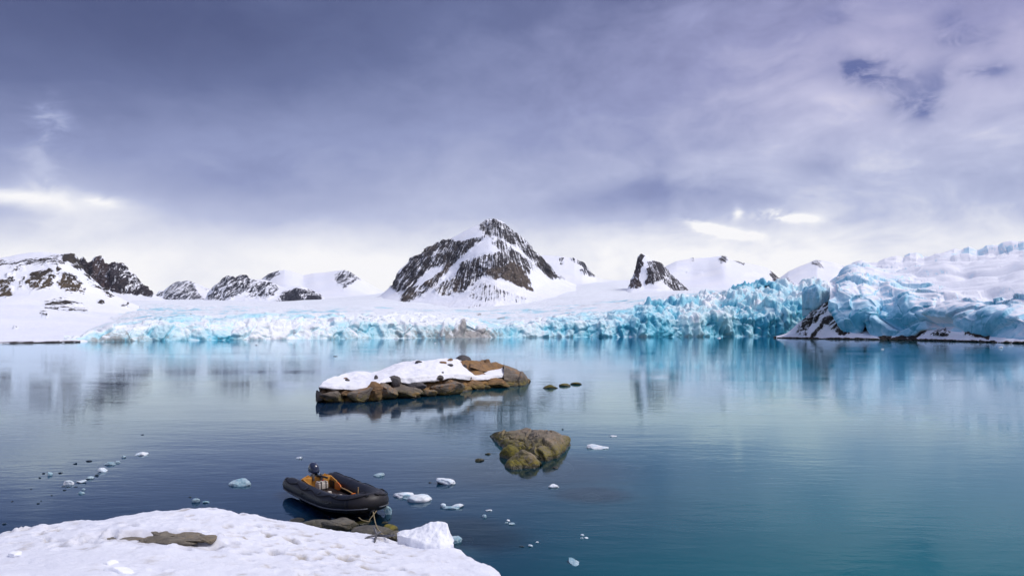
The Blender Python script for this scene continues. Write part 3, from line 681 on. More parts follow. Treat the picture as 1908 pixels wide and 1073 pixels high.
    up1 = [(60, 590, 900), (150, 585, 1000), (230, 575, 1100), (300, 572, 1200), (500, 575, 1300), (700, 574, 1300), (860, 580, 1300), (1000, 575, 1300), (1100, 566, 1300), (1200, 556, 1300), (1300, 546, 1300), (1360, 540, 1250), (1600, 540, 1250)]
    up2 = [(60, 580, 1600), (230, 560, 1700), (300, 560, 1900), (400, 562, 2000), (500, 564, 2000), (600, 562, 2000), (700, 560, 1900), (860, 572, 1800), (1000, 560, 1800), (1100, 548, 1900), (1200, 545, 1900), (1300, 540, 1900), (1600, 540, 1900)]
    up3 = [(60, 566, 3000), (230, 556, 3200), (290, 557, 3600), (400, 558, 3400), (500, 560, 3000), (600, 556, 3000), (680, 549, 3000), (720, 544, 3000), (760, 545, 3000), (1000, 540, 2900), (1060, 530, 2900), (1100, 524, 2900), (1150, 521, 2900), (1180, 522, 2900), (1250, 530, 2700), (1600, 540, 2700)]
    Q = relief([rb, up1, up2, up3], 70, 1600, 620, [34, 40, 34, 4], [(900, 300)], 3)
    uq, vq = pixels(Q)
    kq = np.interp(np.arange(Q.shape[0]), [0, 34, 74, 108, 112], [0, 1, 2, 3, 4])[:, None] * np.ones((1, Q.shape[1]))
    cv = fbm(Q * np.array([.35, 1, 0]), 34, 5, .6, 91, 'ridge') * sstep(1.9 - kq, 0, 1.0)
    Q[..., 2] += fbm(Q * np.array([1, 1, 0]), 150, 4, .5, 92) * 7 * np.clip(kq, .2, 1) + cv * 4.0 - 2.0
    bl = np.clip(.34 + fbm(Q * np.array([.4, 1, 0]), 60, 5, .65, 93) * 1.3, 0, 1) * sstep(2.0 - kq, 0, 1.3)
    bl += .22 * np.exp(-((uq - 290) / 60) ** 2 - ((vq - 566) / 9) ** 2)
    dq = .5 * (fbm(Q * np.array([.4, 1, 0]), 20, 4, .65, 95) > .17) * sstep(1.25 - kq, 0, .4) + .35 * np.exp(-((uq - 900) / 110) ** 2) * sstep(1.6 - kq, 0, .6) * (fbm(Q * np.array([1, 1, 0]), 16, 3, .65, 96) > .12)
    o = mesh_obj('snowfield', Q.reshape(-1, 3), grid_faces(Q.shape[0], Q.shape[1]), M['ice_front'], attrs={'blue': bl, 'dirt': dq, 'snow': np.clip(1.0 - bl * 1.0, 0, 1)})
    tag(o, 'wide white snowfield rising behind the glacier front', kind='structure')
glacier_front()

def ice_dome():
    sh = [(1440, 629.5), (1500, 631), (1560, 632), (1640, 633), (1700, 634), (1800, 636.5), (1908, 640), (2000, 643), (2150, 648)]
    dd = lambda u: np.interp(u, [a[0] for a in sh], [shoreD(a[1]) for a in sh])
    def rw(pts, off): return [(u, v, float(dd(u)) + (off(u) if callable(off) else off)) for u, v in pts]
    bot = [(1545, 580), (1551, 578), (1559, 594), (1569, 606), (1579, 622), (1591, 625), (1601, 617), (1609, 594), (1619, 597), (1622, 612), (1629, 625), (1642, 630), (1680, 629), (1697, 630), (1706, 626), (1717, 616), (1730, 613.5), (1760, 617), (1793, 621), (1843, 631), (1881, 634), (1908, 634), (2000, 634), (2150, 634)]
    r00 = rw([(u, v + 3) for u, v in bot], 20); r0 = rw(bot, 8)
    r1 = rw([(1545, 556), (1556, 570), (1570, 585), (1590, 596), (1609, 586), (1630, 590), (1660, 596), (1690, 590), (1706, 582), (1730, 590), (1760, 592), (1800, 590), (1830, 585), (1870, 590), (1908, 594), (2150, 596)], 14)
    r2 = rw([(1545, 543), (1556, 545), (1575, 548), (1600, 560), (1640, 574), (1670, 572), (1690, 553), (1706, 566), (1740, 572), (1780, 575), (1815, 572), (1840, 571), (1870, 577), (1908, 585), (2150, 585)], 26)
    r3 = rw([(1545, 536), (1556, 532), (1575, 520), (1600, 528), (1640, 545), (1660, 538), (1690, 540), (1720, 545), (1760, 546), (1800, 552), (1840, 560), (1880, 552), (1908, 555), (2150, 560)], 52)
    r4 = rw([(1545, 533), (1560, 522), (1580, 504), (1600, 505), (1640, 520), (1680, 525), (1720, 528), (1760, 532), (1800, 535), (1850, 530), (1908, 525), (2150, 520)], 105)
    r5 = rw([(1545, 532), (1560, 520), (1584, 500), (1604, 494), (1640, 500), (1680, 500), (1720, 498), (1760, 495), (1800, 500), (1850, 493), (1908, 485), (2150, 480)], 190)
    sil = [(1545, 532), (1551, 529), (1561, 518), (1584, 498), (1590, 490), (1604, 488), (1619, 489), (1634, 488), (1649, 480), (1657, 479), (1669, 476), (1682, 479), (1695, 470), (1707, 469), (1722, 476), (1742, 474), (1755, 468), (1778, 460), (1790, 463), (1805, 456), (1820, 463), (1840, 455), (1861, 457), (1871, 451), (1886, 447), (1898, 449), (1908, 446), (2000, 442), (2150, 440)]
    r6 = rw(sil, 300)
    nu = 560
    segs = [4, 26, 22, 26, 32, 32, 34, 6]
    P = relief([r00, r0, r1, r2, r3, r4, r5, r6], 1546, 2140, nu, segs, [(80, 22)], 4, .03, (0, 1))
    kk = np.interp(np.arange(P.shape[0]), np.concatenate([[0], np.cumsum(segs)]), np.arange(len(segs) + 1))[:, None] * np.ones((1, nu))
    u, v = pixels(P)
    N = grid_normals(P)
    if np.mean(N[4:30, :, 1]) > 0: N = -N
    wp = P + 5 * np.stack([fbm(P, 40, 2, .5, 161), fbm(P, 40, 2, .5, 162), fbm(P, 40, 2, .5, 163)], -1)
    f1, f2, c1 = worley(wp * np.array([.8, .5, 1.0]), 22, 171); fa1 = facet(c1, 10)
    f1b, f2b, c2 = worley(wp * np.array([.9, .65, 1.0]), 9, 175); fa2 = facet(c2, 4) * (1 - .75 * sstep(kk, 4.8, 5.8))
    bil = fbm(P * np.array([1, .7, 1.1]), 30, 3, .45, 177, 'billow')
    sm = np.interp(u, [1540, 1600, 1720, 1800, 2150], [1.25, 1.2, .95, .8, .8]) * np.interp(kk, [0, 1, 1.6, 3, 4, 5, 6, 7, 8], [.1, .35, 1, 1.15, .85, .5, .38, .42, .2])
    # the open snow slope on the right stays smooth
    slope = np.clip(sstep(u + 20 * fbm(P, 30, 2, .5, 190), 1690, 1790), 0, 1) * sstep(kk, 3.8, 4.5) * (1 - sstep(kk, 5.5, 6.2))
    sm = sm * (1 - .80 * slope)
    d = (np.sqrt(np.clip(1 - (f1 / .95) ** 2, 0, 1)) - .6) * 2.6 + (c1 - .5) * 4.5 * sstep(f2 - f1, 0, .12) + (np.sqrt(np.clip(1 - (f1b / .95) ** 2, 0, 1)) - .6) * .9 + (c2 - .5) * 1.6 * sstep(f2b - f1b, 0, .15) * (1 - .75 * sstep(kk, 4.8, 5.8)) + fa1 + fa2 + bil * 3.0 + fbm(P, 5, 3, .55, 179) * .6
    P = P + N * (d * sm + fbm(P * np.array([1, .6, 1]), 60, 3, .5, 193, 'billow') * 7 * sstep(kk, 3, 4.5) * (1 - sstep(kk, 6.6, 7)))[..., None]
    N2 = grid_normals(P); up = np.abs(N2[..., 2])
    low = fbm(P, 38, 3, .5, 183)
    blue = .31 + low * .45 + (.55 - up) * .75 + (c1 - .5) * .22 + (c2 - .5) * .14 * (1 - sstep(kk, 4.8, 5.8)) + .16 * (1 - sstep(kk, 2, 4)) - .16 * slope + .35 * (1 - sstep(f2b - f1b, .0, .06)) * (fbm(P, 14, 2, .5, 191) > .0)
    blue += .35 * np.exp(-((u - 1887) / 12) ** 2 - ((v - 455) / 9) ** 2) + .25 * np.exp(-((u - 1700) / 26) ** 2 - ((v - 605) / 14) ** 2) + .25 * np.exp(-((u - 1613) / 16) ** 2 - ((v - 603) / 12) ** 2)
    snow = sstep(up, .62, .92) * .60 + .34 * slope - low * .5
    dirt = np.zeros(u.shape) + .42 * (1 - sstep(kk, 1.0, 1.3)) * (.5 + fbm(P, 20, 3, .5, 185)) + .30 * np.exp(-((u - 1780) / 45) ** 2 - ((v - 588) / 12) ** 2)
    o = mesh_obj('ice_dome', P.reshape(-1, 3), grid_faces(P.shape[0], nu), M['ice_dome'], attrs={'blue': np.clip(blue, -.2, 1.1), 'dirt': np.clip(dirt, 0, 1), 'snow': np.clip(snow, 0, 1)})
    tag(o, 'huge bulging pale blue ice dome capped with snow at the right edge', kind='structure')
    # rocky snow-streaked shore under the dome
    s0 = rw([(u, v + 1.2) for u, v in sh], -1.0)
    s1 = rw([(u, v - 1.6) for u, v in sh], 1.5)
    s2 = rw([(1440, 628.5), (1475, 622), (1500, 618), (1540, 617), (1580, 620), (1600, 624), (1640, 628), (1700, 629), (1730, 622), (1760, 618), (1790, 622), (1840, 630), (1908, 634), (2150, 638)], 5)
    s3 = rw([(1440, 628.3), (1465, 622), (1485, 606), (1500, 596), (1512, 584), (1525, 572), (1545, 564), (1560, 575), (1580, 605), (1600, 612), (1640, 622), (1700, 624), (1735, 610), (1790, 612), (1840, 622), (1908, 628), (2150, 630)], 16)
    s4 = rw([(1440, 628.2), (1465, 624), (1485, 604), (1500, 592), (1512, 580), (1525, 568), (1545, 560), (1560, 568), (1600, 602), (1700, 615), (1790, 602), (1908, 620), (2150, 620)], 30)
    P = relief([s0, s1, s2, s3, s4], 1442, 2140, 480, [4, 14, 30, 8, 4], [(40, 40)], 2, .02, (0, 1))
    u, v = pixels(P); nu = 480
    rk = .95 * (1 - sstep(np.interp(np.arange(P.shape[0]), [0, 4, 18], [0, 1, 2])[:, None] * np.ones((1, nu)), .9, 1.15))
    su = u + fbm(P, 6, 3, .5, 201) * 5; sv = v + fbm(P, 6, 3, .5, 202) * 3
    for (poly, dn, so) in [([(1480, 622), (1500, 590), (1528, 568), (1548, 560), (1548, 572), (1530, 590), (1512, 606), (1505, 626)], .66, 6), ([(1530, 600), (1545, 585), (1556, 590), (1585, 622), (1575, 628), (1555, 618)], .72, 5), ([(1505, 632), (1520, 612), (1540, 596), (1535, 612), (1518, 632)], .75, 4), ([(1595, 620), (1605, 595), (1622, 595), (1622, 612), (1605, 622)], .9, 4), ([(1635, 628), (1700, 626), (1718, 612), (1734, 612), (1722, 622), (1700, 632), (1640, 633)], .95, 3), ([(1732, 625), (1742, 616), (1762, 612), (1772, 620), (1765, 628), (1745, 627)], .66, 4), ([(1793, 618), (1846, 628), (1844, 633), (1800, 625)], .9, 3)]:
        rk = np.maximum(rk, poly_mask(su, sv, poly, so) * dn)
    N = grid_normals(P)
    if np.mean(N[:, :, 1]) > 0: N = -N
    rr = np.clip(rk * 1.3, 0, 1)
    P = P + N * (fbm(P, 9, 5, .55, 205, 'ridge') * 1.3 * (rr * .8 + .2) + fbm(P, 2.5, 3, .6, 206) * .5 * rr)[..., None]
    o = mesh_obj('rocky_shore', P.reshape(-1, 3), grid_faces(P.shape[0], nu), M['mt_head'], attrs={'rock': rk, 'tint': np.clip(.3 + fbm(P, 14, 3, .5, 207), 0, 1), 'fall': P[..., 0] - P[..., 2] * .9})
    tag(o, 'dark snow-streaked rock headland and shore below the ice dome', kind='structure')
    # leaning ice tower between icefall and dome
    D = float(dd(1528)) + 22
    q = relief([[(1506, 574, D), (1551, 572, D)], [(1506, 571, D - 2), (1515, 573, D - 4), (1530, 568, D - 5), (1550, 563, D - 1)], [(1506, 552, D - 2), (1520, 556, D - 6), (1535, 552, D - 6), (1551, 550, D - 1)], [(1506, 541, D), (1520, 539, D - 4), (1535, 541, D - 5), (1551, 552, D)], [(1506, 535, D + 6), (1520, 531, D + 4), (1535, 536, D + 3), (1551, 548, D + 5)]], 1507, 1550, 60, [4, 20, 16, 14, 6], [(14, 20)], 3)
    N = grid_normals(q)
    if np.mean(N[:, :, 1]) > 0: N = -N
    tt = np.linspace(-1, 1, 60)[None, :]
    q[..., 1] += 9 * np.abs(tt) ** 3 + 2.5 * np.sin(tt * 5)
    q = q + N * (fbm(q * np.array([1, 1, .4]), 6, 4, .55, 211, 'ridge') * 2.2)[..., None]
    o = mesh_obj('ice_tower', q.reshape(-1, 3), grid_faces(q.shape[0], 60), M['ice_dome'], attrs={'blue': np.clip(.55 + fbm(q * np.array([1, 1, .3]), 4, 3, .5, 213) * .6, 0, 1), 'dirt': np.zeros(q.shape[:2]), 'snow': np.clip(sstep(np.abs(grid_normals(q)[..., 2]), .6, .95) * .5, 0, 1)})
    tag(o, 'square blue ice tower on the headland beside the ice dome', kind='structure')
ice_dome()

# ------------------------------------------------------------------ lumps: boulders and ice
def ico(sub):
    bm = bmesh.new(); bmesh.ops.create_icosphere(bm, subdivisions=sub, radius=1.0)
    v = np.array([x.co[:] for x in bm.verts]); f = [[a.index for a in q.verts] for q in bm.faces]
    bm.free(); return v, f
ICO = {k: ico(k) for k in (2, 3, 4, 5)}
def lump(size, seed, sub=4, cuts=9, cutd=(.55, .92), rough=.10, fine=.03, boxy=0.0, flat=None):
    v, f = ICO[sub]; p = v.copy(); rg = np.random.RandomState(seed)
    if boxy: p = p * (1 - boxy) + np.sign(p) * np.abs(p) ** .45 * boxy * .85
    for _ in range(cuts):
        n = rg.normal(size=3); n /= np.linalg.norm(n); d = rg.uniform(*cutd)
        k = p @ n - d; p = p - np.outer(np.clip(k, 0, None) * .93, n)
    p = p + v * (fbm(p + seed * 3.1, .9, 3, .5, seed) * rough * 2)[:, None]
    p = p + v * (fbm(p + seed * 1.7, .28, 3, .55, seed + 3) * fine * 2)[:, None]
    p = p * np.array(size)
    return p, f
def put_lump(name, loc, size, seed, mat, rz=0.0, parent=None, smooth=True, tilt=(0, 0), sub=4, **kw):
    p, f = lump(size, seed, sub, **kw)
    o = mesh_obj(name, p, f, mat, parent, smooth)
    o.location = loc; o.rotation_euler = (tilt[0], tilt[1], rz)
    return o

# ------------------------------------------------------------------ snow-capped rock island
isl = empty('rock_island', on_water(780, 745))
tag(isl, 'long low rock island with orange boulders under a thick snow cap', 'island')
io = Vector(isl.location)
def isle_relief(name, rows, u0, u1, nu, segs, back, mat, amp, fine, seed, sm=2, attrs=None):
    P = relief(rows, u0, u1, nu, segs, back, sm)
    N = grid_normals(P)
    if np.mean(N[:4, :, 1]) > 0: N = -N
    fx_ = 0
    if 'snow' not in name:
        f1, f2, c = worley((P + .5 * np.stack([fbm(P, 1.2, 2, .5, seed + 7), fbm(P, 1.2, 2, .5, seed + 8), fbm(P, 1.2, 2, .5, seed + 9)], -1)) * np.array([1, .5, 1.1]), 2.2, seed)
        fx_ = facet(c, .7) + (c - .5) * .25 - (1 - sstep(f2 - f1, 0, .08)) * .14
    P = P + N * (fbm(P, 2.4, 4, .5, seed) * amp + fbm(P, .6, 3, .5, seed + 4) * fine + fx_)[..., None]
    P = P - np.array(io)
    return mesh_obj(name, P.reshape(-1, 3), grid_faces(P.shape[0], nu), mat, isl)
front = [(588, 748), (600, 750), (650, 750), (700, 748), (728, 743), (780, 741), (812, 738), (856, 733), (880, 727), (905, 725), (943, 720), (975, 719), (987, 714)]
fd = lambda u: float(np.interp(u, [a[0] for a in front], [shoreD(a[1]) for a in front]))
i0 = [(u, v + 3, fd(u) + .4) for u, v in front]
i1 = [(u, v - 2, fd(u) + .6) for u, v in front]
i2 = [(588, 743, fd(588) + 1.5), (600, 728, fd(600) + 1.7), (650, 727, fd(650) + 1.8), (700, 724, fd(700) + 1.9), (740, 718, fd(740) + 1.9), (800, 714, fd(800) + 2), (860, 712, fd(860) + 2.2), (900, 711, fd(900) + 2.2), (945, 706, fd(945) + 2.2), (965, 702, fd(965) + 2), (980, 706, fd(980) + 1.8), (987, 711, fd(987) + 1.5)]
i3 = [(588, 741, fd(588) + 4), (600, 722, fd(600) + 4), (660, 700, fd(660) + 5), (740, 690, fd(740) + 6), (830, 681, fd(830) + 6.5), (880, 675, fd(880) + 6), (920, 676, fd(920) + 5), (945, 684, fd(945) + 4), (965, 694, fd(965) + 3.5), (980, 704, fd(980) + 3), (987, 711, fd(987) + 2)]
isle_relief('bedrock', [i0, i1, i2, i3], 589, 986, 190, [4, 22, 18, 6, 6], [(3.5, .6), (4, 4.5)], M['rock_ochre'], .2, .07, 301)
# boulders along its foot: extents in photo pixels (left, right, top, bottom), how far back, size front to back
for k, (ul, ur, vt, vb_, bk, dp, mat, rz) in enumerate([(594, 646, 727, 750, .3, .9, 'rock_isle', .1), (588, 604, 729, 751, .3, .5, 'rock_grey', .4), (632, 662, 724, 742, 1.2, .8, 'rock_ochre', 0), (645, 694, 724, 751, .2, .9, 'rock_isle', -.1),
        (680, 712, 717, 748, .5, .8, 'rock_ochre', .5), (698, 736, 711, 746, .5, .9, 'rock_isle', .2), (727, 752, 698, 724, 1.4, .6, 'rock_grey', .2), (726, 785, 720, 743, .3, .9, 'rock_isle', -.12), (754, 798, 713, 730, 1.2, .8, 'rock_grey', .1),
        (780, 815, 725, 740, .5, .6, 'rock_isle', .3), (793, 858, 714, 737, .5, 1.0, 'rock_isle', -.1), (818, 866, 709, 729, 1.5, .8, 'rock_isle', .1), (860, 908, 709, 728, .9, .9, 'rock_ochre', -.1), (885, 912, 719, 729, .2, .5, 'rock_isle', 0), (899, 945, 704, 726, .4, .9, 'rock_ochre', -.15)]):
    uc = (ul + ur) / 2; D = fd(uc) + bk; vc = (vt + vb_) / 2
    put_lump('boulder', Vector(((uc - 954) / F * D, D, H + (HV - vc) / F * D)) - io, ((ur - ul) / F * D / 2 * 1.34, dp * 1.2, (vb_ - vt) / F * D / 2 * 1.5), 811 + k, M[mat], rz, isl, cuts=18, cutd=(.42, .78), rough=.09, fine=.05, boxy=.45)
# rounded whaleback at the right end
wf = [(938, 721), (950, 720.5), (965, 720), (976, 719), (984, 716), (987, 713)]
isle_relief('whaleback', [[(u, v + 3, fd(u) + .1) for u, v in wf], [(u, v, fd(u) + .1) for u, v in wf], [(938, 700, fd(938) + .7), (955, 699, fd(955) + .7), (970, 703, fd(970) + .5), (980, 708, fd(980) + .4), (987, 712, fd(987) + .3)],
    [(938, 686, fd(938) + 2.2), (955, 690, fd(955) + 1.8), (970, 697, fd(970) + 1.4), (980, 703, fd(980) + 1), (987, 711, fd(987) + .6)], [(938, 679, fd(938) + 3.6), (946, 681.5, fd(946) + 3.4), (960, 687, fd(960) + 3), (972, 694, fd(972) + 2.5), (980, 700, fd(980) + 2), (987, 709, fd(987) + 1)]], 938.5, 987, 60, [4, 16, 16, 10, 8], [(2.5, 2.5)], M['rock_isle'], .16, .05, 321)
isle_relief('whaleback', [[(u, v, fd(u) + 3.4) for u, v in [(876, 684), (900, 690), (930, 692), (950, 694)]], [(876, 676, fd(876) + 5), (900, 678, fd(900) + 4.6), (930, 681, fd(930) + 4), (950, 687, fd(950) + 3.2)], [(876, 670, fd(876) + 6.5), (886, 667.5, fd(886) + 6.5), (905, 669, fd(905) + 6), (925, 672, fd(925) + 5.4), (942, 679.5, fd(942) + 4.6), (950, 683, fd(950) + 4)]], 876.5, 949.5, 80, [12, 14, 8], [(3, 2.5)], M['rock_ochre'], .12, .05, 322)
# snow cap
cb = [(594, 722), (600, 723), (640, 727), (665, 728), (690, 722), (712, 714), (728, 712), (740, 711), (756, 717), (765, 716), (780, 713), (810, 710), (840, 706), (870, 709), (900, 709), (925, 706), (940, 703), (943, 699)]
ct = [(594, 719), (602, 710), (620, 703), (640, 697), (664, 691), (690, 692), (706, 690), (730, 680), (745, 674), (760, 672), (785, 671), (800, 670), (820, 667), (850, 668), (872, 674), (884, 684), (898, 685), (904, 678), (920, 679), (938, 684), (943, 692)]
off = lambda u: float(np.interp(u, [594, 650, 740, 860, 943], [.2, .6, 1.0, 1.4, 1.0]))
c0 = [(u, v + .5, fd(u) + off(u) + .9) for u, v in cb]
rgc = random.Random(9)
cb = [(u, float(np.interp(u, [a[0] for a in cb], [a[1] for a in cb])) + rgc.uniform(-1.8, 1.4)) for u in range(594, 945, 5)]
c1 = [(u, v, fd(u) + off(u)) for u, v in cb]
def midrow(f, dep):
    r = []
    for u in range(594, 944, 6):
        b = float(np.interp(u, [a[0] for a in cb], [a[1] for a in cb])); q = float(np.interp(u, [a[0] for a in ct], [a[1] for a in ct]))
        r.append((u, b + (q - b) * f, fd(u) + off(u) + dep * min(1, (u - 590) / 60, (950 - u) / 40)))
    return r
isle_relief('snow_cap', [c0, c1, midrow(.28, .25), midrow(.6, 3.2), midrow(1.0, 7.5)], 594.5, 942.5, 230, [4, 8, 16, 24, 8], [(2.0, .8)], M['snow_cap'], .26, .10, 311, 1)
# stones that poke through the snow
for (u, v, w, h, seed, mat) in [(865, 672, 34, 15, 41, 'rock_grey'), (838, 672, 18, 7, 42, 'rock_ochre'), (824, 676, 20, 6, 43, 'rock_ochre'), (838, 680, 14, 4, 44, 'rock_grey'), (780, 676, 16, 6, 45, 'rock_grey'), (866, 683, 11, 9, 46, 'rock_grey'), (884, 686, 10, 8, 47, 'rock_grey'), (818, 704, 20, 7, 48, 'rock_grey'), (701, 704, 10, 8, 49, 'rock_grey'), (647, 709, 12, 6, 50, 'rock_grey'), (825, 694, 5, 3, 51, 'rock_grey'), (877, 704, 7, 3, 52, 'rock_grey')]:
    f = np.clip((float(np.interp(u, [a[0] for a in cb], [a[1] for a in cb])) - v) / max(4., float(np.interp(u, [a[0] for a in cb], [a[1] for a in cb])) - float(np.interp(u, [a[0] for a in ct], [a[1] for a in ct]))), 0, 1)
    D = fd(u) + off(u) + float(np.interp(f, [0, .28, .6, 1], [0, .25, 3.2, 7.3]))
    sx = w / F * D / 2; sz = h / F * D
    put_lump('boulder', Vector(((u - 954) / F * D, D, H + (HV - v) / F * D)) - io, (sx, sx * .8, sz * .75), seed, M[mat], seed, isl, sub=3)

# ------------------------------------------------------------------ skerries
def skerry(name, label, u, v, parts, cat='rock'):
    e = empty(name, on_water(u, v)); tag(e, label, cat); eo = Vector(e.location)
    for (pu, pv, w, h, dp, seed, mat, rz, sub) in parts:
        D = shoreD(pv) + dp * .5
        put_lump('boulder', Vector(((pu - 954) / F * D, D, 0)) - eo, (w / F * D / 2, dp, h / F * D), seed, M[mat], rz, e, cuts=8, cutd=(.6, .95), rough=.12, fine=.04, sub=sub)
    return e
def rock_relief(name, rows, u0, u1, nu, segs, back, mat, amp, fine, seed, origin, parent=None, creases=1.0):
    P = relief(rows, u0, u1, nu, segs, back, 5, .10)
    N = grid_normals(P)
    if np.mean(N[:6, :, 1]) > 0: N = -N
    f1, f2, c = worley((P + .25 * np.stack([fbm(P, .5, 2, .5, seed + 7), fbm(P, .5, 2, .5, seed + 8), fbm(P, .5, 2, .5, seed + 9)], -1)) * np.array([1, .45, 1.0]), 1.35, seed)
    fc_ = facet(c, .22)
    h1, h2, c3 = worley((P + .2 * np.stack([fbm(P, .4, 2, .5, seed + 17), fbm(P, .4, 2, .5, seed + 18), fbm(P, .4, 2, .5, seed + 19)], -1)) * np.array([1, .5, 1.2]), .55, seed + 20)
    fx_ = facet(c3, .10) + (c3 - .5) * .05 - (1 - sstep(h2 - h1, 0, .09)) * .035
    P = P + N * (fbm(P, 1.5, 3, .45, seed + 1) * amp + fbm(P, .25, 3, .5, seed + 4) * fine + fc_ * creases + (c - .5) * .08 * creases - (1 - sstep(f2 - f1, 0, .07)) * .06 * creases + fx_)[..., None]
    P = P - np.array(origin)
    return mesh_obj(name, P.reshape(-1, 3), grid_faces(P.shape[0], nu), mat, parent)
e = empty('skerry', on_water(985, 860)); tag(e, 'grey and olive algae-covered rock breaking the surface, larger of the pair', 'rock')
eo = np.array(e.location[:])
sf = [(912, 813), (925, 826), (940, 835), (960, 842), (985, 850), (1000, 858), (1016, 862), (1030, 856), (1045, 848), (1055, 840), (1062, 825), (1063, 822)]
sfd = lambda u: float(np.interp(u, [a[0] for a in sf], [shoreD(a[1]) for a in sf]))
rock_relief('bedrock', [[(u, v + 4, sfd(u) - .05) for u, v in sf], [(u, v, sfd(u)) for u, v in sf],
    [(912, 812, sfd(912) + .1), (925, 815, sfd(925) + .3), (940, 820, sfd(940) + .4), (960, 826, sfd(960) + .5), (985, 832, sfd(985) + .5), (1000, 838, sfd(1000) + .5), (1016, 842, sfd(1016) + .6), (1030, 840, sfd(1030) + .5), (1045, 834, sfd(1045) + .4), (1056, 826, sfd(1056) + .3), (1063, 820, sfd(1063) + .1)],
    [(912, 811, sfd(912) + .3), (925, 806, sfd(925) + .9), (945, 803, sfd(945) + 1.6), (975, 803, sfd(975) + 2.2), (1000, 806, sfd(1000) + 2.4), (1020, 812, sfd(1020) + 2.2), (1045, 811, sfd(1045) + 1.5), (1058, 814, sfd(1058) + .8), (1063, 819, sfd(1063) + .3)],
    [(912, 810, sfd(912) + .5), (925, 802, sfd(925) + 1.4), (950, 798, sfd(950) + 2.6), (975, 794, sfd(975) + 3.6), (1000, 797, sfd(1000) + 3.8), (1020, 802, sfd(1020) + 3.4), (1045, 807, sfd(1045) + 2.2), (1058, 812, sfd(1058) + 1.2), (1063, 818, sfd(1063) + .5)]],
    913, 1062, 170, [4, 26, 34, 18, 6], [(1.2, .9)], M['rock_skerry'], .20, .03, 401, eo, e, 1.9)
e2 = empty('skerry', on_water(965, 872)); tag(e2, 'smaller mossy green boulder in front of the algae-covered rock', 'rock')
eo2 = np.array(e2.location[:])
for k, (u, v, z, sx, sy, sz, rz, ty) in enumerate([(974, 864, .0, .58, 1.02, .56, .42, .0), (951, 851, .02, .42, .62, .50, .3, .1), (957, 870, -.05, .34, .55, .34, .3, 0), (992, 864, -.08, .30, .62, .34, .5, 0)]):
    x, y, _ = on_water(u, v)
    put_lump('boulder', Vector((x - eo2[0], y - eo2[1], z)), (sx, sy, sz), 431 + k, M['rock_skerry' if k < 1 else 'rock_moss'], rz, e2, tilt=(0, ty), sub=5, cuts=9, cutd=(.68, .96), rough=.10, fine=.035)
def lone(name, label, cat, u, v, w, h, seed, mat, sink=.35, group=None, **kw):
    D = shoreD(v); sx = w / F * D / 2; sz = max(.03, h / F * D)
    o = put_lump(name, ((u - 954) / F * D, D, sz * (.5 - sink) * .5), (sx, sx * .7, sz * .75), seed, M[mat], seed * .7 % 1 - .5, sub=3, **kw)
    tag(o, label, cat, group)
    return o
lone('rock', 'flat olive rock awash, leftmost of three right of the snow-capped island', 'rock', 1026, 723, 32, 8, 61, 'rock_moss')
lone('rock', 'flat olive rock awash, middle of three right of the snow-capped island', 'rock', 1052, 719, 23, 6, 62, 'rock_moss')
lone('rock', 'flat olive rock awash, rightmost of three right of the snow-capped island', 'rock', 1073, 716, 23, 5, 63, 'rock_moss')
lone('rock', 'small weedy rock awash left of the mossy boulder, farther left of two', 'rock', 893, 858, 22, 5, 64, 'rock_moss')
lone('rock', 'tiny weedy rock awash just left of the mossy boulder', 'rock', 909, 846, 11, 4, 65, 'rock_moss')
lone('rock', 'small dark stone awash right of the mossy boulder', 'rock', 1035, 872, 12, 5, 66, 'rock_grey')
def drowned(label, u, v, z, w, seed, deep=1.0):
    D = (H - z) * F / (v - HV); s = w / F * D / 2
    o = put_lump('submerged_rock', ((u - 954) / F * D, D, z - s * .3), (s, s * deep, s * .5), seed, M['rock_sub'], 0, sub=3)
    tag(o, label, 'rock')
drowned('reddish stone under water beside the snow block', 866, 1000, -.35, 34, 71, 1.0)
drowned('pale reddish stone under water right of the ringed ice piece', 1104, 921, -.3, 40, 72, 1.0)
drowned('reddish ledge under water in front of the mossy boulder', 1035, 862, -.25, 70, 73, 1.2)
drowned('pinkish stone under water left of the mossy boulder', 925, 866, -.25, 44, 74, 1.2)

# ------------------------------------------------------------------ floating ice
def ice(label, u, v, w, h, kind, seed, group='pieces of ice adrift on the water', flat=.6, boxy=.0, name='ice_floe', tilt=None):
    if kind == 'dark': w *= .8; h *= .6
    D = shoreD(v); sx = w / F * D / 2
    rg = random.Random(seed)
    hz = max(.02, h / F * D * flat)
    p, f = lump((sx * 1.1, sx * rg.uniform(.7, 1.0), hz), seed, 4 if w > 14 else 3, 7, (.45, .9), .16, .05, boxy)
    o = mesh_obj(name, p, f, M['chunk_' + kind], None, w > 60)
    o.location = ((u - 954) / F * D, D, hz * .22); o.rotation_euler = ((tilt or (rg.uniform(-.08, .08), 0))[0], (tilt or (0, rg.uniform(-.1, .1)))[1], rg.uniform(-.4, .4))
    tag(o, label, 'ice', group)
    return o
ice('oval clear ice floe alone left of the inflatable boat', 450, 902, 42, 14, 'blue', 501)
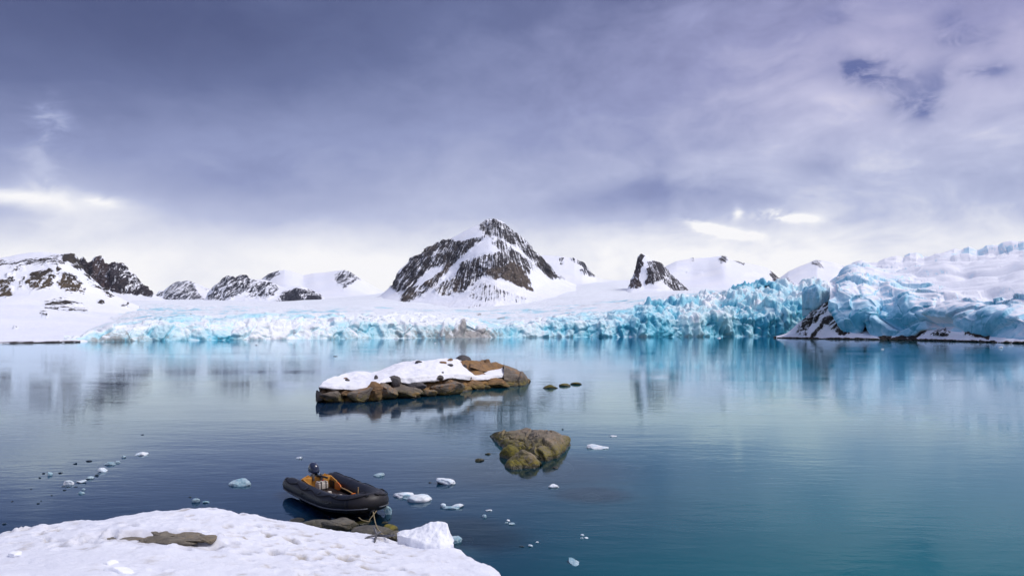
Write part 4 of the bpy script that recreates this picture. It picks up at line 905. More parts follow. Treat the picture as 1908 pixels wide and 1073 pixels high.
# largest floe: two lobes with a drowned foot
e = empty('ice_floe', on_water(770, 928)); tag(e, 'largest ice floe, two white lobes, right of the boat bow', 'ice', 'pieces of ice adrift on the water')
fo = Vector(e.location)
for nm, (u, v, w, h, seed, z, mat) in (('lobe', (752, 924, 36, 12, 511, .02, 'chunk_white')), ('lobe', (783, 932, 40, 22, 512, .03, 'chunk_white')), ('bridge', (768, 927, 34, 12, 513, .0, 'chunk_blue')), ('foot', (780, 936, 56, 10, 514, -.12, 'chunk_blue'))):
    D = shoreD(v); sx = w / F * D / 2
    put_lump(nm, Vector(((u - 954) / F * D, D, z)) - fo, (sx * 1.1, sx * .8, h / F * D * .5), seed, M[mat], .2, e, cuts=7, rough=.16)
ice('white ice slab right of the boat, behind the largest floe', 829, 900, 35, 13, 'white', 520)
ice('pointed glassy ice piece straight behind the boat bow', 707, 886, 19, 8, 'blue', 521)
e = empty('ice_floe', on_water(841, 945)); tag(e, 'saddle-shaped ice piece with raised ends in front of the largest floe', 'ice', 'pieces of ice adrift on the water')
fo = Vector(e.location)
for nm, (u, v, w, h, seed, z) in (('end_knob', (826, 944, 10, 8, 531, .04)), ('end_knob', (853, 944, 20, 8, 532, .03)), ('bridge', (839, 946, 32, 7, 533, .0))):
    D = shoreD(v); sx = w / F * D / 2
    put_lump(nm, Vector(((u - 954) / F * D, D, z)) - fo, (sx * 1.1, sx * .8, h / F * D * .55), seed, M['chunk_blue' if nm == 'bridge' else 'chunk_white'], .1, e, cuts=6)
e = empty('ice_floe', on_water(1082, 1058)); tag(e, 'tilted glassy blue ice shell nearest the camera at the bottom', 'ice', 'pieces of ice adrift on the water')
D = shoreD(1056); k = D / F
def shell_row(pts): return [(u, v, D + (1056 - v) * k * 1.6 + dz) for u, v, dz in pts]
P = relief([[(1060, 1052, D + .25), (1072, 1062, D + .05), (1085, 1067, D), (1098, 1063, D + .05), (1105, 1055, D + .25)], [(1060, 1046, D + .28), (1072, 1056, D + .02), (1085, 1062, D - .05), (1098, 1059, D + .02), (1105, 1054, D + .25)], [(1060, 1040, D + .42), (1072, 1046, D + .28), (1085, 1052, D + .22), (1098, 1053, D + .25), (1105, 1053, D + .33)], [(1060, 1038, D + .48), (1064, 1037.5, D + .5), (1072, 1041, D + .55), (1085, 1045, D + .55), (1098, 1050, D + .5), (1105, 1052.5, D + .42)]], 1060, 1105, 44, [8, 12, 6, 6], [(.2, .34)], 1)
P[..., 2] = np.maximum(P[..., 2], -.3) + fbm(P, .12, 3, .5, 541) * .02
P[0, :, 2] = -.08
mesh_obj('shell', P.reshape(-1, 3) - np.array(e.location[:]), grid_faces(P.shape[0], 44), M['chunk_blue'], e, False)
ice('long white ice piece right of the algae-covered rock', 1113, 834, 38, 8, 'white', 551)
ice('small bright ice piece in the centre of ripple rings', 1032, 907, 20, 9, 'white', 552)
ice('small white ice bit right of the saddle-shaped piece', 911, 951, 11, 4, 'white', 553)
ice('half-sunk grey ice bit just below the small white bit', 903, 963, 10, 7, 'blue', 554)
ice('upper white bit of the trio in open water right of the snow block', 947, 970, 7, 4, 'white', 555)
ice('lower dark-edged bit of the trio in open water right of the snow block', 955, 976, 14, 4, 'blue', 556)
ice('left bit of the trio in open water right of the snow block', 944, 974, 7, 3, 'blue', 557)
ice('tiny white triangle of ice, lower left of a pair near the bottom centre', 988, 1017, 9, 6, 'white', 558)
ice('tiny white ice crumb, upper right of a pair near the bottom centre', 1001, 1010, 7, 4, 'white', 559)
ice('dark clear ice sliver left of the tiny white triangle', 972, 1018, 11, 4, 'dark', 560)
ice('white top piece of the small ice cluster above the glassy shell', 1085, 997, 7, 4, 'white', 561)
ice('right lower piece of the small ice cluster above the glassy shell', 1092, 1002, 8, 4, 'white', 562)
ice('left lower piece of the small ice cluster above the glassy shell', 1084, 1003, 6, 4, 'blue', 563)
ice('small ice bit on the open water behind the outboard motor', 558, 854, 12, 5, 'white', 564)
ice('grey ice lump against the bow of the boat', 723, 957, 17, 16, 'blue', 565, flat=.8)
ice('pale blue ice slab against the right side of the snow block', 846, 1008, 28, 16, 'blue', 566)
ice('clear ice wedge peeping over the snow bank crest', 365, 935, 14, 10, 'blue', 567)
ice('small clear ice cap right of the wedge behind the snow bank crest', 383, 936, 12, 5, 'blue', 568)
ice('dark ice crumb above the wedge behind the snow bank crest', 354, 926, 6, 4, 'dark', 569)
trail = [('topmost white oval piece of the ice trail at left', 264, 847, 21, 7, 'white'), ('small piece second from the top of the ice trail at left', 230, 852, 10, 5, 'blue'), ('long pale piece third from the top of the ice trail at left', 206, 865, 20, 9, 'blue'), ('thin slip of ice beside the long pale piece of the trail', 219, 862, 10, 5, 'blue'), ('bright round piece in the middle of the ice trail at left', 191, 878, 16, 10, 'white'), ('dark triangular chunk in the middle of the ice trail at left', 180, 886, 8, 7, 'dark'), ('glassy piece just left of the dark triangle in the ice trail', 167, 891, 16, 6, 'blue'), ('pointed white piece right of the big lump in the ice trail', 152, 898, 18, 6, 'white'), ('big white lump at the lower end of the ice trail', 128, 902, 18, 11, 'white'), ('grey crumb hugging the left foot of the big trail lump', 117, 906, 9, 3, 'dark'), ('dark crumb under the big trail lump', 127, 907, 7, 3, 'dark'), ('dark crumb right of the big trail lump', 141, 907, 8, 3, 'dark'), ('dark clear bit below the big trail lump', 121, 913, 8, 3, 'dark'), ('clear piece below the pointed white piece of the trail', 151, 919, 12, 5, 'blue'), ('faint crumb above that clear piece below the trail', 156, 912, 7, 4, 'blue'),
    ('black oval chunk at upper left of the ice trail', 113, 881, 11, 5, 'dark'), ('cluster of dark and clear bits left of the black oval chunk', 93, 885, 13, 8, 'blue'), ('black round chunk far left of the ice trail', 74, 890, 6, 4, 'dark'), ('grey chunk just above the black round one far left', 81, 882, 7, 4, 'dark'), ('black ragged chunk above the ice trail, left of two', 140, 864, 9, 5, 'dark'), ('black winged chunk above the ice trail, right of two', 166, 859, 13, 5, 'dark'), ('lone black chunk highest above the ice trail', 265, 810, 9, 3, 'dark'), ('black speck below the ice trail, upper of three', 96, 923, 6, 3, 'dark'), ('black speck below the ice trail, middle of three', 77, 933, 4, 3, 'dark'), ('black speck below the ice trail, lower of three', 71, 938, 7, 4, 'dark'), ('black speck near the left edge of the water', 22, 934, 6, 3, 'dark'), ('tiny black speck at far left level with the trail end', 58, 911, 4, 3, 'dark'), ('dark chunk close to the snow bank at the left edge', 8, 976, 9, 5, 'dark')]
for k, (lb, u, v, w_, h_, kd) in enumerate(trail): ice(lb, u, v, w_, h_, kd, 600 + k)
far = [('dark sliver of ice on the water left of the snow-capped island', 625, 664, 9, 2, 'dark'), ('white bergy bit before the right end of the icefall', 1340, 630, 9, 2.2, 'white'), ('white bergy bit on the water below the ice dome, right', 1865, 648, 9, 3, 'white'), ('white bergy bit close under the central glacier front', 737, 632, 9, 2.5, 'white'), ('small white bit far out on the water left of centre', 478, 643, 6, 2, 'white'), ('small white bit on the far water right of the headland', 1644, 651, 6, 2, 'white'), ('small white bit far out on the water before the main peak', 811, 640, 5, 2, 'white'),
    ('thin ice crumbs right of the algae-covered rock, above the long piece', 1143, 813, 12, 3, 'white'), ('black crumb behind the algae-covered rock', 1048, 800, 7, 3, 'dark'), ('dark clear bit left of the white slab behind the largest floe', 801, 899, 9, 3, 'dark')]
for k, (lb, u, v, w_, h_, kd) in enumerate(far): ice(lb, u, v, w_, h_, kd, 660 + k, flat=.8)

# ------------------------------------------------------------------ snow bank in the foreground
edge = [(-400, 1075, 1.9), (-150, 1020, 1.45), (-80, 1008, 1.4), (0, 989, 1.35), (80, 976, 1.35), (160, 966, 1.35), (230, 954, 1.4), (265, 945, 1.42), (290, 939, 1.45), (340, 937, 1.45), (400, 941, 1.32), (450, 952, 1.05), (500, 961, .85), (560, 971, .62), (620, 982, .5), (660, 986, .45), (700, 992, .4), (735, 1001, .36), (760, 1010, .34), (800, 1018, .32), (850, 1018, .3), (875, 1030, .3), (905, 1040, .3), (932, 1057, .3), (952, 1074, .32), (985, 1110, .35), (1020, 1180, .4)]
EP = []
for u, v, z in edge: EP.append(on_water(u, v, z))
EP = np.array(EP)
ring = np.concatenate([EP[:, :2], [[1.5, 8.0], [4, 3], [6, -5], [6, -12], [-22, -12], [-22, 8]]])
ctrl = [tuple(p) for p in EP] + [on_water(u, v, z) for u, v, z in [(0, 1073, 1.85), (200, 1073, 1.62), (450, 1073, 1.2), (700, 1073, .78), (900, 1073, .40), (290, 996, 1.42), (150, 1000, 1.45), (420, 1000, 1.2), (600, 1020, .80), (750, 1040, .52), (100, 1030, 1.6)]] + [(0, 0, 3.75), (-6, 0, 3.9), (-14, 2, 3.6), (4, 0, 2.6), (1.5, 8, .8), (4, 3, 1.6), (0, -8, 4.2), (-16, 9, 2.6), (0, 7, 1.9), (-5, 7, 2.5)]
CT = np.array(ctrl); rr_ = np.linalg.norm(CT[:, None, :2] - CT[None, :, :2], axis=-1)
A_ = np.block([[rr_ + np.eye(len(CT)) * -.15, np.c_[np.ones(len(CT)), CT[:, :2]]], [np.r_[np.ones((1, len(CT))), CT[:, :2].T], np.zeros((3, 3))]])
W_ = np.linalg.solve(A_, np.r_[CT[:, 2], 0, 0, 0])
def bank_top(x, y):
    s = W_[len(CT)] + W_[len(CT) + 1] * x + W_[len(CT) + 2] * y
    for k in range(len(CT)): s = s + W_[k] * np.hypot(x - CT[k, 0], y - CT[k, 1])
    return s
def signed_ring(x, y):
    k = poly_mask(x, y, ring, 1e6)
    return (k - .5) * 1e6
rgb_ = np.random.RandomState(5)
prints = []
clu = [(rgb_.uniform(0, 850), rgb_.uniform(950, 1065)) for _ in range(22)]
for k in range(230):
    cc_ = clu[k % 22]; u = cc_[0] + rgb_.normal() * 60; v = cc_[1] + rgb_.normal() * 12
    z = .9; p = on_water(u, v, z); prints.append((p[0], p[1], rgb_.uniform(.04, .20), rgb_.uniform(.03, .11), rgb_.uniform(0, 3.1), rgb_.uniform(.01, .10), rgb_.uniform(.3, 1)))
for (u, v) in [(590, 1008), (580, 1010), (610, 1016), (570, 1034), (616, 1034), (585, 1046), (640, 1016), (655, 1020), (520, 975), (540, 978), (505, 985), (460, 960), (420, 962), (395, 955), (385, 975), (470, 990), (500, 998), (545, 1000), (300, 1050), (340, 1052), (395, 1038), (405, 1039), (465, 1037), (450, 1044), (30, 1040), (8, 1028), (30, 1028), (110, 1070), (200, 1014), (240, 1017), (700, 1034), (690, 1008), (520, 1030), (430, 1016), (350, 1018)]:
    p = on_water(u, v, 1.0); prints.append((p[0], p[1], .15, .085, rgb_.uniform(-.4, .4), .10, .8))
def bank_height(x, y):
    d = signed_ring(x, y)
    p3 = np.stack([x, y, np.zeros_like(x)], -1)
    de = d + fbm(p3, .8, 5, .65, 701) * .5
    z = bank_top(x, y)
    z = z + fbm(p3, 2.2, 3, .5, 702) * .10 + fbm(p3, .6, 5, .6, 703) * .06 + fbm(p3, .14, 3, .55, 704) * .028 * (.4 + 1.2 * sstep(fbm(p3, 1.6, 2, .5, 706), -.15, .3)) + fbm(p3 * np.array([.5, 1.0, 1]), 1.3, 3, .5, 705) * .07
    dirt = np.zeros_like(x)
    for (px, py, a, b, th, dep, dd_) in prints:
        m = (np.abs(x - px) < .5) & (np.abs(y - py) < .5)
        if not m.any(): continue
        qx = x[m] - px; qy = y[m] - py
        X = (qx * math.cos(th) + qy * math.sin(th)) / a; Y = (-qx * math.sin(th) + qy * math.cos(th)) / b
        r2 = X * X + Y * Y
        z[m] -= dep * np.exp(-r2 ** 1.5) - dep * .25 * np.exp(-(np.sqrt(r2) - 1.5) ** 2 * 5)
        dirt[m] = np.maximum(dirt[m], dd_ * .75 * np.exp(-r2 ** 2 * .9))
    drop = np.where(de < .45, .22 * (1 - np.clip(de, 0, .45) / .45) ** 2, 0) + np.clip(-de, 0, None) * 3.0
    z = np.maximum(z - drop, -.9)
    return z, dirt, d
sx_ = np.concatenate([np.linspace(-22, -11.6, 70), np.linspace(-11.5, .8, 250), np.linspace(.85, 7, 50)])
sy_ = np.concatenate([np.linspace(-12, 8.4, 90), np.linspace(8.5, 19.8, 260), np.linspace(19.9, 21.5, 8)])
X_, Y_ = np.meshgrid(sx_, sy_)
Z_, DT, DE = bank_height(X_, Y_)
slab_c = on_water(288, 997, 1.42)
sl_r = np.hypot((X_ - slab_c[0]) / 1.45, (Y_ - slab_c[1]) / .50)
nz = fbm(np.stack([X_, Y_, Z_ * 0], -1), .5, 3, .5, 711)
Z_ -= .10 * sstep(1.10 + nz * .6 - sl_r, 0, .6)
patchy = fbm(np.stack([X_, Y_ * .6, Z_ * 0], -1), 1.1, 4, .6, 712)
ub, vb = 954 + F * X_ / np.maximum(Y_, 1), HV - F * (Z_ - H) / np.maximum(Y_, 1)
DT = np.maximum(DT, .60 * sstep(patchy, .06, .35) * (np.exp(-((ub - 380) / 110) ** 2 - ((vb - 958) / 14) ** 2) + .5 * np.exp(-((ub - 520) / 90) ** 2 - ((vb - 990) / 14) ** 2)))
DT = np.maximum(DT, .5 * sstep(1.12 + nz * .5 - sl_r, 0, .25))
DT = np.maximum(DT, .42 * sstep(fbm(np.stack([X_, Y_ * .55, Z_ * 0], -1), .45, 5, .65, 715), .10, .38) * (.35 + .65 * sstep(patchy, -.25, .2)))
DT *= 1.15; WET = np.clip(.5 * sstep(1.9 - sl_r + nz, 0, .9) + .8 * sstep(patchy, -.1, .4), 0, .9)
Pb = np.stack([X_, Y_, Z_], -1)
ob = mesh_obj('snow_bank', Pb.reshape(-1, 3), grid_faces(*X_.shape), M['snow_bank'], attrs={'dirt': DT, 'wet': WET})
tag(ob, 'trampled snow bank sloping to the water in the foreground', kind='structure')
def on_bank(u, v, it=12):
    z = 1.0
    for _ in range(it):
        x, y, _z = on_water(u, v, z)
        z = float(bank_top(np.array([x]), np.array([y]))[0])
    return x, y, z

# bare slab in the snow: a few split plates of bedrock
se = empty('bedrock_slab', (slab_c[0], slab_c[1], slab_c[2] - .12)); tag(se, 'flat bare grey-brown bedrock slab melted out of the foreground snow', 'rock')
for k, (u, v, w_, dp, h_, rz) in enumerate([(225, 997, 105, .26, .07, .05), (298, 990, 70, .20, .085, -.1), (352, 994, 100, .26, .08, -.05), (285, 999, 70, .2, .06, .1), (388, 996, 40, .16, .06, 0), (330, 1000, 70, .16, .06, .1)]):
    p = on_water(u, v, 1.36); D = p[1]
    put_lump('rock_plate', Vector((p[0], p[1], 1.27)) - Vector(se.location), (w_ / F * D / 2 * 1.1, dp * 1.25, h_ * 1.2), 720 + k, M['rock_slab'], rz, se, cuts=8, cutd=(.5, .9), rough=.12, fine=.05, boxy=.4)

# snow block and lumps
e = on_water(795, 1016, .34)
P = relief([[(738, 1021, e[1] + .1), (760, 1038, e[1] - .25), (790, 1050, e[1] - .5), (820, 1054, e[1] - .55), (848, 1050, e[1] - .35)], [(740, 995, e[1] + .15), (760, 1001, e[1] - .1), (790, 1012, e[1] - .35), (820, 1017, e[1] - .45), (846, 1016, e[1] - .3)],
    [(740, 998, e[1] + .2), (762, 996, e[1] + .1), (790, 996, e[1] - .1), (815, 997, e[1] - .25), (838, 1004, e[1] - .2), (846, 1013, e[1] - .2)], [(740, 996, e[1] + .35), (755, 989, e[1] + .4), (770, 986, e[1] + .4), (785, 981, e[1] + .35), (800, 974, e[1] + .3), (812, 973, e[1] + .25), (825, 972, e[1] + .2), (833, 976, e[1] + .1), (837, 992, e[1]), (846, 1011, e[1])]], 740, 845, 80, [8, 14, 14, 4, 8], [(.25, .03), (.3, .8)], 2)
N = grid_normals(P)
if np.mean(N[:10, :, 1]) > 0: N = -N
P = P + N * (fbm(P, .5, 4, .55, 731) * .09 + fbm(P, .12, 3, .55, 732) * .022)[..., None]
eo = np.array([e[0], e[1], 0.0])
o = mesh_obj('snow_block', P.reshape(-1, 3) - eo, grid_faces(P.shape[0], 80), M['snow_block']); o.location = eo
tag(o, 'big smooth white snow block at the water edge of the bank', 'snow block')
for k, (lb, u, v, w_, h_, sd_) in enumerate([('large rounded snow lump at the bottom edge of the bank', 222, 1066, 58, 34, 741), ('small snow lump left behind the large one at the bottom edge', 204, 1052, 30, 20, 742), ('small snow lump at the left end of the bank', 28, 1031, 26, 12, 746)]):
    p = on_bank(u, v); D = p[1]
    o = put_lump('snow_lump', (p[0], p[1], p[2] - h_ / F * D * .12), (w_ / F * D / 2, w_ / F * D / 2 * .8, h_ / F * D * .6), sd_, M['snow_block'], k, cuts=7, cutd=(.6, .95), rough=.12)
    tag(o, lb, 'snow lump', 'lumps of snow on the bank')
# stones between boat and bank
for k, (lb, u, v, z, w_, h_, mat) in enumerate([('low brown stone at the bank left of the bow', 590, 974, .12, 62, 16, 'rock_shore'), ('broad grey stone between bank and bow', 632, 976, .12, 66, 26, 'rock_shore'), ('rounded grey stone under the mooring rope', 690, 990, .15, 74, 28, 'rock_shore'), ('mossy yellow-green stone below the bow', 724, 985, .10, 34, 20, 'rock_moss'), ('grey stone wedged left of the snow block', 736, 996, .12, 34, 18, 'rock_shore'), ('weedy flat stone below the bow, partly under water', 678, 972, .02, 42, 10, 'rock_moss'), ('small dark stone at the bank edge left of the brown stone', 552, 968, .03, 34, 10, 'rock_shore'), ('small weedy stone right of the mossy stone', 716, 973, .0, 24, 8, 'rock_moss')]):
    x, D, z = on_water(u, v, z)
    o = put_lump('shore_stone', (x, D, z - .05), (w_ / F * D / 2 * 1.1, w_ / F * D / 2 * .75, h_ / F * D * .58), 760 + k, M[mat], .2 * k, cuts=6, cutd=(.65, .95), rough=.10)
    tag(o, lb, 'stone', 'stones along the bank edge')

# ------------------------------------------------------------------ mesh builders for made things
def tube(path, rad, seg=12, caps=True, squash=None):
    P = np.array(path, float); n = len(P); rad = np.broadcast_to(np.asarray(rad, float), (n,))
    T = np.gradient(P, axis=0); T /= np.linalg.norm(T, axis=1, keepdims=True) + 1e-9
    up = np.array([0, 0, 1.0]); V = []; Fc = []
    prev = None
    for k in range(n):
        a = np.cross(T[k], up)
        if np.linalg.norm(a) < 1e-3: a = prev if prev is not None else np.array([1.0, 0, 0])
        a /= np.linalg.norm(a); prev = a; b = np.cross(a, T[k])
        for j in range(seg):
            th = 2 * math.pi * j / seg
            V.append(P[k] + rad[k] * (math.cos(th) * a + math.sin(th) * b * (squash or 1.0)))
    for k in range(n - 1):
        for j in range(seg):
            j2 = (j + 1) % seg
            Fc.append([k * seg + j, k * seg + j2, (k + 1) * seg + j2, (k + 1) * seg + j])
    if caps:
        Fc.append(list(range(seg))[::-1]); Fc.append([(n - 1) * seg + j for j in range(seg)])
    return V, Fc
def merge(parts):
    V, Fc = [], []
    for v, f in parts:
        k = len(V); V += [tuple(x) for x in v]; Fc += [[i + k for i in q] for q in f]
    return V, Fc
def box(c, s, rot=None, bev=.012):
    bm = bmesh.new(); bmesh.ops.create_cube(bm, size=1.0)
    for v in bm.verts: v.co = Vector((v.co.x * s[0], v.co.y * s[1], v.co.z * s[2]))
    if bev: bmesh.ops.bevel(bm, geom=bm.edges[:], offset=bev, segments=2, affect='EDGES', profile=.6)
    m = (rot.to_matrix().to_4x4() if rot else Matrix()); m.translation = Vector(c)
    bmesh.ops.transform(bm, matrix=m, verts=bm.verts)
    bm.verts.index_update()
    r = [tuple(v.co) for v in bm.verts], [[v.index for v in f.verts] for f in bm.faces]; bm.free(); return r
def plate(outline, thick, axis):
    """outline in the plane, thickened along axis"""
    a = np.array(outline, float); ax = np.array(axis, float) * thick / 2; n = len(a)
    V = [tuple(p - ax) for p in a] + [tuple(p + ax) for p in a]
    Fc = [list(range(n))[::-1], list(range(n, 2 * n))] + [[i, (i + 1) % n, n + (i + 1) % n, n + i] for i in range(n)]
    return V, Fc
def spline(pts, n):
    p = np.array(pts, float); d = np.r_[0, np.cumsum(np.linalg.norm(np.diff(p, axis=0), axis=1))]
    q = np.linspace(0, d[-1], n); o = np.stack([np.interp(q, d, p[:, k]) for k in range(p.shape[1])], 1)
    for _ in range(6):
        o[1:-1] = (o[:-2] + 2 * o[1:-1] + o[2:]) / 4
    return o
def add(name, vf, mat, parent, smooth=True, loc=None, rot=None):
    o = mesh_obj(name, vf[0], vf[1], M[mat], parent, smooth)
    if loc is not None: o.location = loc
    if rot is not None: o.rotation_euler = rot
    return o

# ------------------------------------------------------------------ inflatable boat
BOAT_POS, BOAT_RZ, BSC = (-6.88, 24.76, 0.0), R(-54.5), 1.10
boat = empty('inflatable_boat', BOAT_POS, BOAT_RZ); boat.scale = (BSC,) * 3
tag(boat, 'black inflatable boat with outboard motor moored at the snow bank', 'boat')
HB, TR = .66, .235                     # half beam to the tube's axis, tube radius
side = [(0.0, HB, .30), (.6, HB, .30), (1.4, HB, .30), (2.4, HB, .31), (3.2, HB * .98, .34), (3.7, HB * .88, .38), (4.15, HB * .66, .43), (4.42, HB * .36, .47), (4.50, 0, .49)]
full = side + [(x, -y, z) for x, y, z in side[-2::-1]]
TP = spline(full, 130)
rad = np.full(130, TR)
# stern cones
sdist = np.arange(130) / 129.0
for k in range(130):
    e_ = min(k, 129 - k)
    if e_ < 8: rad[k] = TR * (0.55 + .45 * math.sqrt(max(0, 1 - ((8 - e_) / 8.0) ** 2)))
tb = tube(TP, rad, 28)
tubeo = add('buoyancy_tube', tb, 'rubber', boat)
# rounded stern caps
for s in (1, -1):
    cv, cf = ICO[3]; add('end_cap', ((cv * np.array([.12, TR * .56, TR * .56])).tolist(), cf), 'rubber', tubeo, loc=(0.0, s * HB, .30))
# seam bands round the tube
def ring_at(i, r, w=.012):
    c = TP[i]; T = TP[min(i + 1, 129)] - TP[max(i - 1, 0)]; T /= np.linalg.norm(T)
    return tube([c - T * w, c + T * w], [r, r], 28, False)
for i in (24, 57, 72, 105): add('seam_band', ring_at(i, TR + .006, .02), 'motorblack', tubeo)
# darker worn panel round the bow
bowv = tube(TP[58:72], TR + .004, 28, False); add('bow_panel', bowv, 'rubber_bow', tubeo)
def around(i, ang, extra=0.0):
    """a point on the skin: ang 0 = outward, 90 = up"""
    T = TP[min(i + 1, 129)] - TP[max(i - 1, 0)]; T /= np.linalg.norm(T)
    a = np.cross(T, [0, 0, 1.0]); a /= np.linalg.norm(a)
    ctr = np.array([2.2, 0, TP[i][2]])
    if np.dot(a, TP[i] - ctr) < 0: a = -a
    return TP[i] + (rad[i] + extra) * (math.cos(R(ang)) * a + math.sin(R(ang)) * np.array([0, 0, 1.0]))
for s, rng in (('left', range(3, 64)), ('right', range(66, 127))):
    add('rubbing_strake', tube([around(i, -24, .012) for i in rng], .016, 8), 'strake', boat)
    pts = []
    for j, i in enumerate(rng):
        sag = abs(math.sin(j / len(rng) * math.pi * 4))
        pts.append(around(i, 62 - 26 * sag, .022))
    add('lifeline', tube(spline(pts, 120), .013, 6), 'ropeblack', boat)
    n = len(rng)
    for q in range(6):
        i = rng[min(n - 1, int(q * (n - 1) / 5))]
        p = around(i, 62, .008)
        bx_ = box((0, 0, 0), (.10, .10, .022), bev=.008)
        ob_ = add('rope_patch', bx_, 'motorblack', boat, loc=tuple(p)); ob_.rotation_euler = (R(28) * (1 if TP[i][1] < 0 else -1), 0, 0)
    for q in (.22, .62):
        i = rng[int(q * (n - 1))]; a_ = around(i - 1, 15, .0); b_ = around(i + 1, 15, .0); mid = around(i, 15, .05)
        add('carry_handle', tube([a_, mid, b_], .016, 6), 'motorblack', boat)
# floor, hull, transom, bow board
fl = [(.55, -.52, .16), (.55, .52, .16), (3.4, .52, .17), (3.95, .38, .20), (4.2, .0, .24), (3.95, -.38, .20), (3.4, -.52, .17)]
fo_ = add('floor', plate(fl, .03, (0, 0, 1)), 'floor', boat, False)
for yy in (-.34, -.11, .12, .35):
    add('floorboard', box((2.0, yy, .185), (2.7, .19, .016), bev=.004), 'floor', fo_, False)
hb = [(.5, -.6), (.5, .6), (3.3, .6), (4.1, .36), (4.45, 0), (4.1, -.36), (3.3, -.6)]
V = [(x, y, .12 + (.12 if x > 4 else 0)) for x, y in hb] + [(.5, 0, -.16), (3.3, 0, -.14), (4.4, 0, .1)]
add('hull_bottom', (V, [[0, 7, 8, 6], [1, 2, 8, 7], [2, 3, 9, 8], [3, 4, 9], [4, 5, 9], [5, 6, 8, 9], [0, 1, 7]]), 'rubber', boat, False)
tr_ = [(.62, -.50, .05), (.62, .50, .05), (.66, .56, .50), (.66, .30, .60), (.66, .20, .54), (.66, -.20, .54), (.66, -.30, .60), (.66, -.56, .50)]
to_ = add('transom', plate(tr_, .06, (1, 0, 0)), 'orange', boat, False)
for s in (-1, 1):
    add('transom_pad', box((.71, s * .36, .36), (.03, .30, .34), bev=.012), 'orange', to_)
    add('side_skirt', plate([(.66, s * .49, .18), (1.35, s * .49, .20), (1.2, s * .50, .44), (.66, s * .52, .52)], .03, (0, 1, 0)), 'orange', boat, False)
    add('transom_knee', box((.86, s * .46, .3), (.38, .03, .22), bev=.01), 'motorblack', boat)
add('bow_board', plate([(3.25, -.50, .33), (3.25, .50, .33), (3.75, .46, .40), (4.12, .26, .45), (4.2, 0, .46), (4.12, -.26, .45), (3.75, -.46, .40)], .03, (-.13, 0, .99)), 'greyboard', boat, False)
add('thwart', tube([(3.12, -.50, .36), (3.12, 0, .37), (3.12, .54, .42)], .085, 14, True, .5), 'rubber', boat)
add('bow_strap', box((3.55, .34, .46), (.14, .42, .02), Vector((0, 0, 1)).to_track_quat('Z', 'Y').to_euler(), .006), 'motorblack', boat)
add('bow_ring', tube([(4.60 + .05 * math.cos(a), .05 * math.sin(a), .30) for a in np.linspace(0, 2 * math.pi, 16)], .012, 6, False), 'metal', boat)
for ch in boat.children:
    if ch.name.split('.')[0] in ('floor', 'hull_bottom', 'transom', 'side_skirt', 'transom_knee', 'bow_board', 'thwart', 'bow_strap'): ch.scale = (1, .84, 1)
# outboard motor
mo = add('outboard_motor', merge([box((.46, 0, .42), (.20, .18, .34), bev=.03), box((.38, 0, .15), (.13, .09, .62), bev=.03), box((.36, 0, -.22), (.34, .06, .20), bev=.025), box((.60, 0, .50), (.16, .20, .14), bev=.02)]), 'motorblack', boat)
cv, cf = ICO[4]
cp = np.array([np.sign(v) * np.abs(v) ** .78 for v in cv])
cp = cp * np.array([.30, .205, .27]); cp[:, 0] += cp[:, 2] * -.18; cp[:, 2] = np.where(cp[:, 2] < -.13, -.13 + (cp[:, 2] + .13) * .25, cp[:, 2]); cp[:, 1] *= 1 - .25 * np.clip(cp[:, 2] / .27, 0, 1) ** 2
cp *= .72
co = add('cowling', (cp.tolist(), cf), 'cowl', mo, loc=(.42, 0, .72))
for z, w_ in ((-.08, 1.02), (-.04, 1.015)):
    rngp = []
    for a in np.linspace(-2.4, 2.4, 40):
        rngp.append((.30 * w_ * math.copysign(abs(math.cos(a + math.pi)) ** .78, math.cos(a + math.pi)) - .18 * z, .208 * w_ * math.copysign(abs(math.sin(a + math.pi)) ** .78, math.sin(a + math.pi)), z + .06 * math.cos(a)))
    add('cowl_stripe', tube((spline(rngp, 40) * .72), .007, 6), 'stripe', mo, loc=(.42, 0, .68))
add('tiller_handle', tube([(.66, 0, .54), (.90, .10, .56), (1.10, .16, .55)], [.03, .026, .03], 10), 'motorblack', mo)
add('clamp', box((.72, .12, .52), (.05, .06, .20), bev=.01), 'metal', mo); add('clamp', box((.72, -.12, .52), (.05, .06, .20), bev=.01), 'metal', mo)

BM = Matrix.Translation(BOAT_POS) @ Matrix.Rotation(BOAT_RZ, 4, 'Z') @ Matrix.Scale(BSC, 4)
def in_boat(x, y, z): return BM @ Vector((x, y, z))
# what lies in the boat
b = empty('fuel_box', in_boat(1.02, .02, .195), BOAT_RZ + R(8)); b.scale = (BSC * .78,) * 3; tag(b, 'white strapped fuel box in the stern of the boat', 'fuel box')
add('body', box((0, 0, .14), (.30, .40, .28), bev=.035), 'boxwhite', b); add('lid', box((0, 0, .30), (.27, .37, .05), bev=.02), 'boxwhite', b)
for yy in (-.1, .1): add('strap', merge([box((0, yy, .333), (.31, .03, .012), bev=.003), box((.158, yy, .17), (.012, .03, .33), bev=.003), box((-.158, yy, .17), (.012, .03, .33), bev=.003)]), 'motorblack', b)
add('strap', merge([box((.158, 0, .05), (.012, .42, .03), bev=.003)]), 'motorblack', b); add('cap', tube([(-.02, .06, .32), (-.02, .06, .37)], .035, 14), 'red', b)
b = empty('paddle', in_boat(1.55, .34, .34), BOAT_RZ); b.scale = (BSC,) * 3; tag(b, 'orange-bladed paddle with wooden shaft along the far tube of the boat', 'paddle')
bl_ = [(-.28, 0, -.02), (-.24, 0, .09), (-.08, 0, .12), (.10, 0, .07), (.16, 0, .02), (.16, 0, -.02), (.08, 0, -.08), (-.10, 0, -.12), (-.24, 0, -.09)]
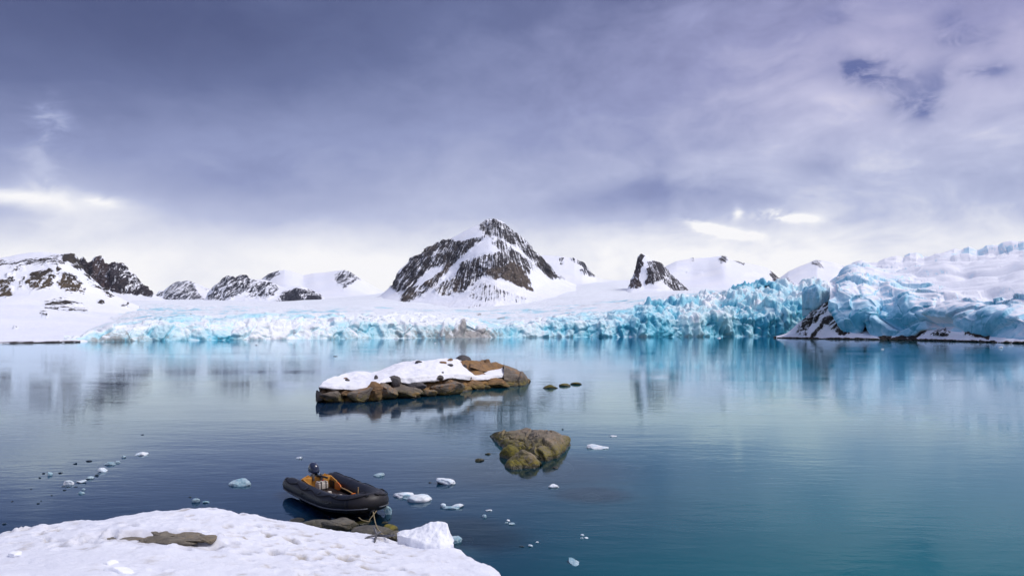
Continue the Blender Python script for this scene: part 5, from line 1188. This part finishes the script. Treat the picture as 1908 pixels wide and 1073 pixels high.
add('blade', plate(bl_, .025, (0, 1, 0)), 'paddle_o', b, False); add('shaft', tube([(.1, 0, 0), (.6, .0, .0), (1.05, .0, -.02)], .02, 10), 'wood', b); add('grip', tube([(1.05, -.06, -.02), (1.05, .06, -.02)], .022, 10), 'paddle_o', b)
b = empty('camera_gear', in_boat(2.05, -.08, .195), BOAT_RZ); b.scale = (BSC,) * 3; tag(b, 'pile of small black and white gear on the boat floor', 'gear')
rg = random.Random(4)
for k in range(9):
    add('gear_piece', box((rg.uniform(-.32, .38), rg.uniform(-.24, .24), .05), (rg.uniform(.08, .18), rg.uniform(.06, .14), rg.uniform(.06, .12)), bev=.018), ['motorblack', 'boxwhite', 'motorblack', 'stripe', 'red'][k % 5] if k != 8 else 'boxwhite', b, rot=(0, 0, rg.uniform(0, .1)))
b = empty('wooden_stake', in_boat(3.32, .16, .35)); tag(b, 'short upright wooden stick on the bow board of the boat', 'stick')
add('stick', tube([(0, 0, 0), (.01, 0, .30)], [.014, .012], 8), 'wood', b); add('tip', tube([(.01, 0, .30), (.01, 0, .33)], [.02, .016], 8), 'wood', b)

# mooring rope: bow ring -> stones -> anchor in the snow
AN = Vector(on_bank(722, 1010)) + Vector((0, 0, .02)); bowp = in_boat(4.64, 0, .28)
def rope(name, label, pts, r=.014, n=50):
    o = add(name, tube(spline(pts, n), r, 8), 'rope', None); tag(o, label, 'rope'); return o
st = Vector(on_water(703, 984, .34)); st2 = Vector(on_water(672, 968, .18))
rope('mooring_rope', 'beige mooring rope running from the bow over the stones to the anchor', [bowp, (bowp + st) / 2 + Vector((0, 0, -.06)), st, Vector(on_bank(712, 997)) + Vector((0, 0, .03)), AN + Vector((.06, .02, .10))])
rope('rope_loop', 'loose beige rope loop hanging below the bow', [bowp + Vector((.1, .02, .02)), bowp + Vector((-.05, -.2, -.16)), (bowp + st2) / 2 + Vector((.1, -.2, -.12)), st2 + Vector((.05, -.05, 0)), st2 + Vector((-.06, .03, .06))], .012)
an = empty('anchor', AN + Vector((0, 0, .05)), R(-25)); an.scale = (1.15,) * 3; tag(an, 'grey iron grapnel anchor lying on the snow', 'anchor')
add('shank', tube([(-.28, .02, .04), (.0, 0, .07), (.10, 0, .09)], [.022, .026, .02], 10), 'metal', an)
for (x, y, z) in [(-.10, -.30, .0), (-.42, -.20, .02), (-.30, .22, .06), (-.44, .12, .16)]:
    add('fluke', tube(spline([(-.28, .02, .05), ((x - .28) / 2, (y + .02) / 2 - .02, z + .03), (x, y, z)], 8), [.024] * 6 + [.018, .008], 8), 'metal', an)
add('ring', tube([(.13 + .045 * math.cos(a), .045 * math.sin(a), .10) for a in np.linspace(0, 2 * math.pi, 14)], .012, 6, False), 'metal', an)

# ------------------------------------------------------------------ thin cold air over the fjord
hb_ = [(-5600, -400, -3), (5600, -400, -3), (5600, 6300, -3), (-5600, 6300, -3), (-5600, -400, 700), (5600, -400, 700), (5600, 6300, 700), (-5600, 6300, 700)]
hm, ht, hout = material('thin air')
pv = ht.new('ShaderNodeVolumePrincipled'); pv.inputs['Color'].default_value = (.80, .87, 1.0, 1); pv.inputs['Density'].default_value = 1.3e-5; pv.inputs['Anisotropy'].default_value = .2
ht.l.new(pv.outputs[0], hout.inputs['Volume'])
hz = mesh_obj('haze', np.array(hb_, float), [[0, 3, 2, 1], [4, 5, 6, 7], [0, 1, 5, 4], [1, 2, 6, 5], [2, 3, 7, 6], [3, 0, 4, 7]], hm, smooth=False)
tag(hz, 'thin pale air between the shore and the far peaks', kind='stuff')
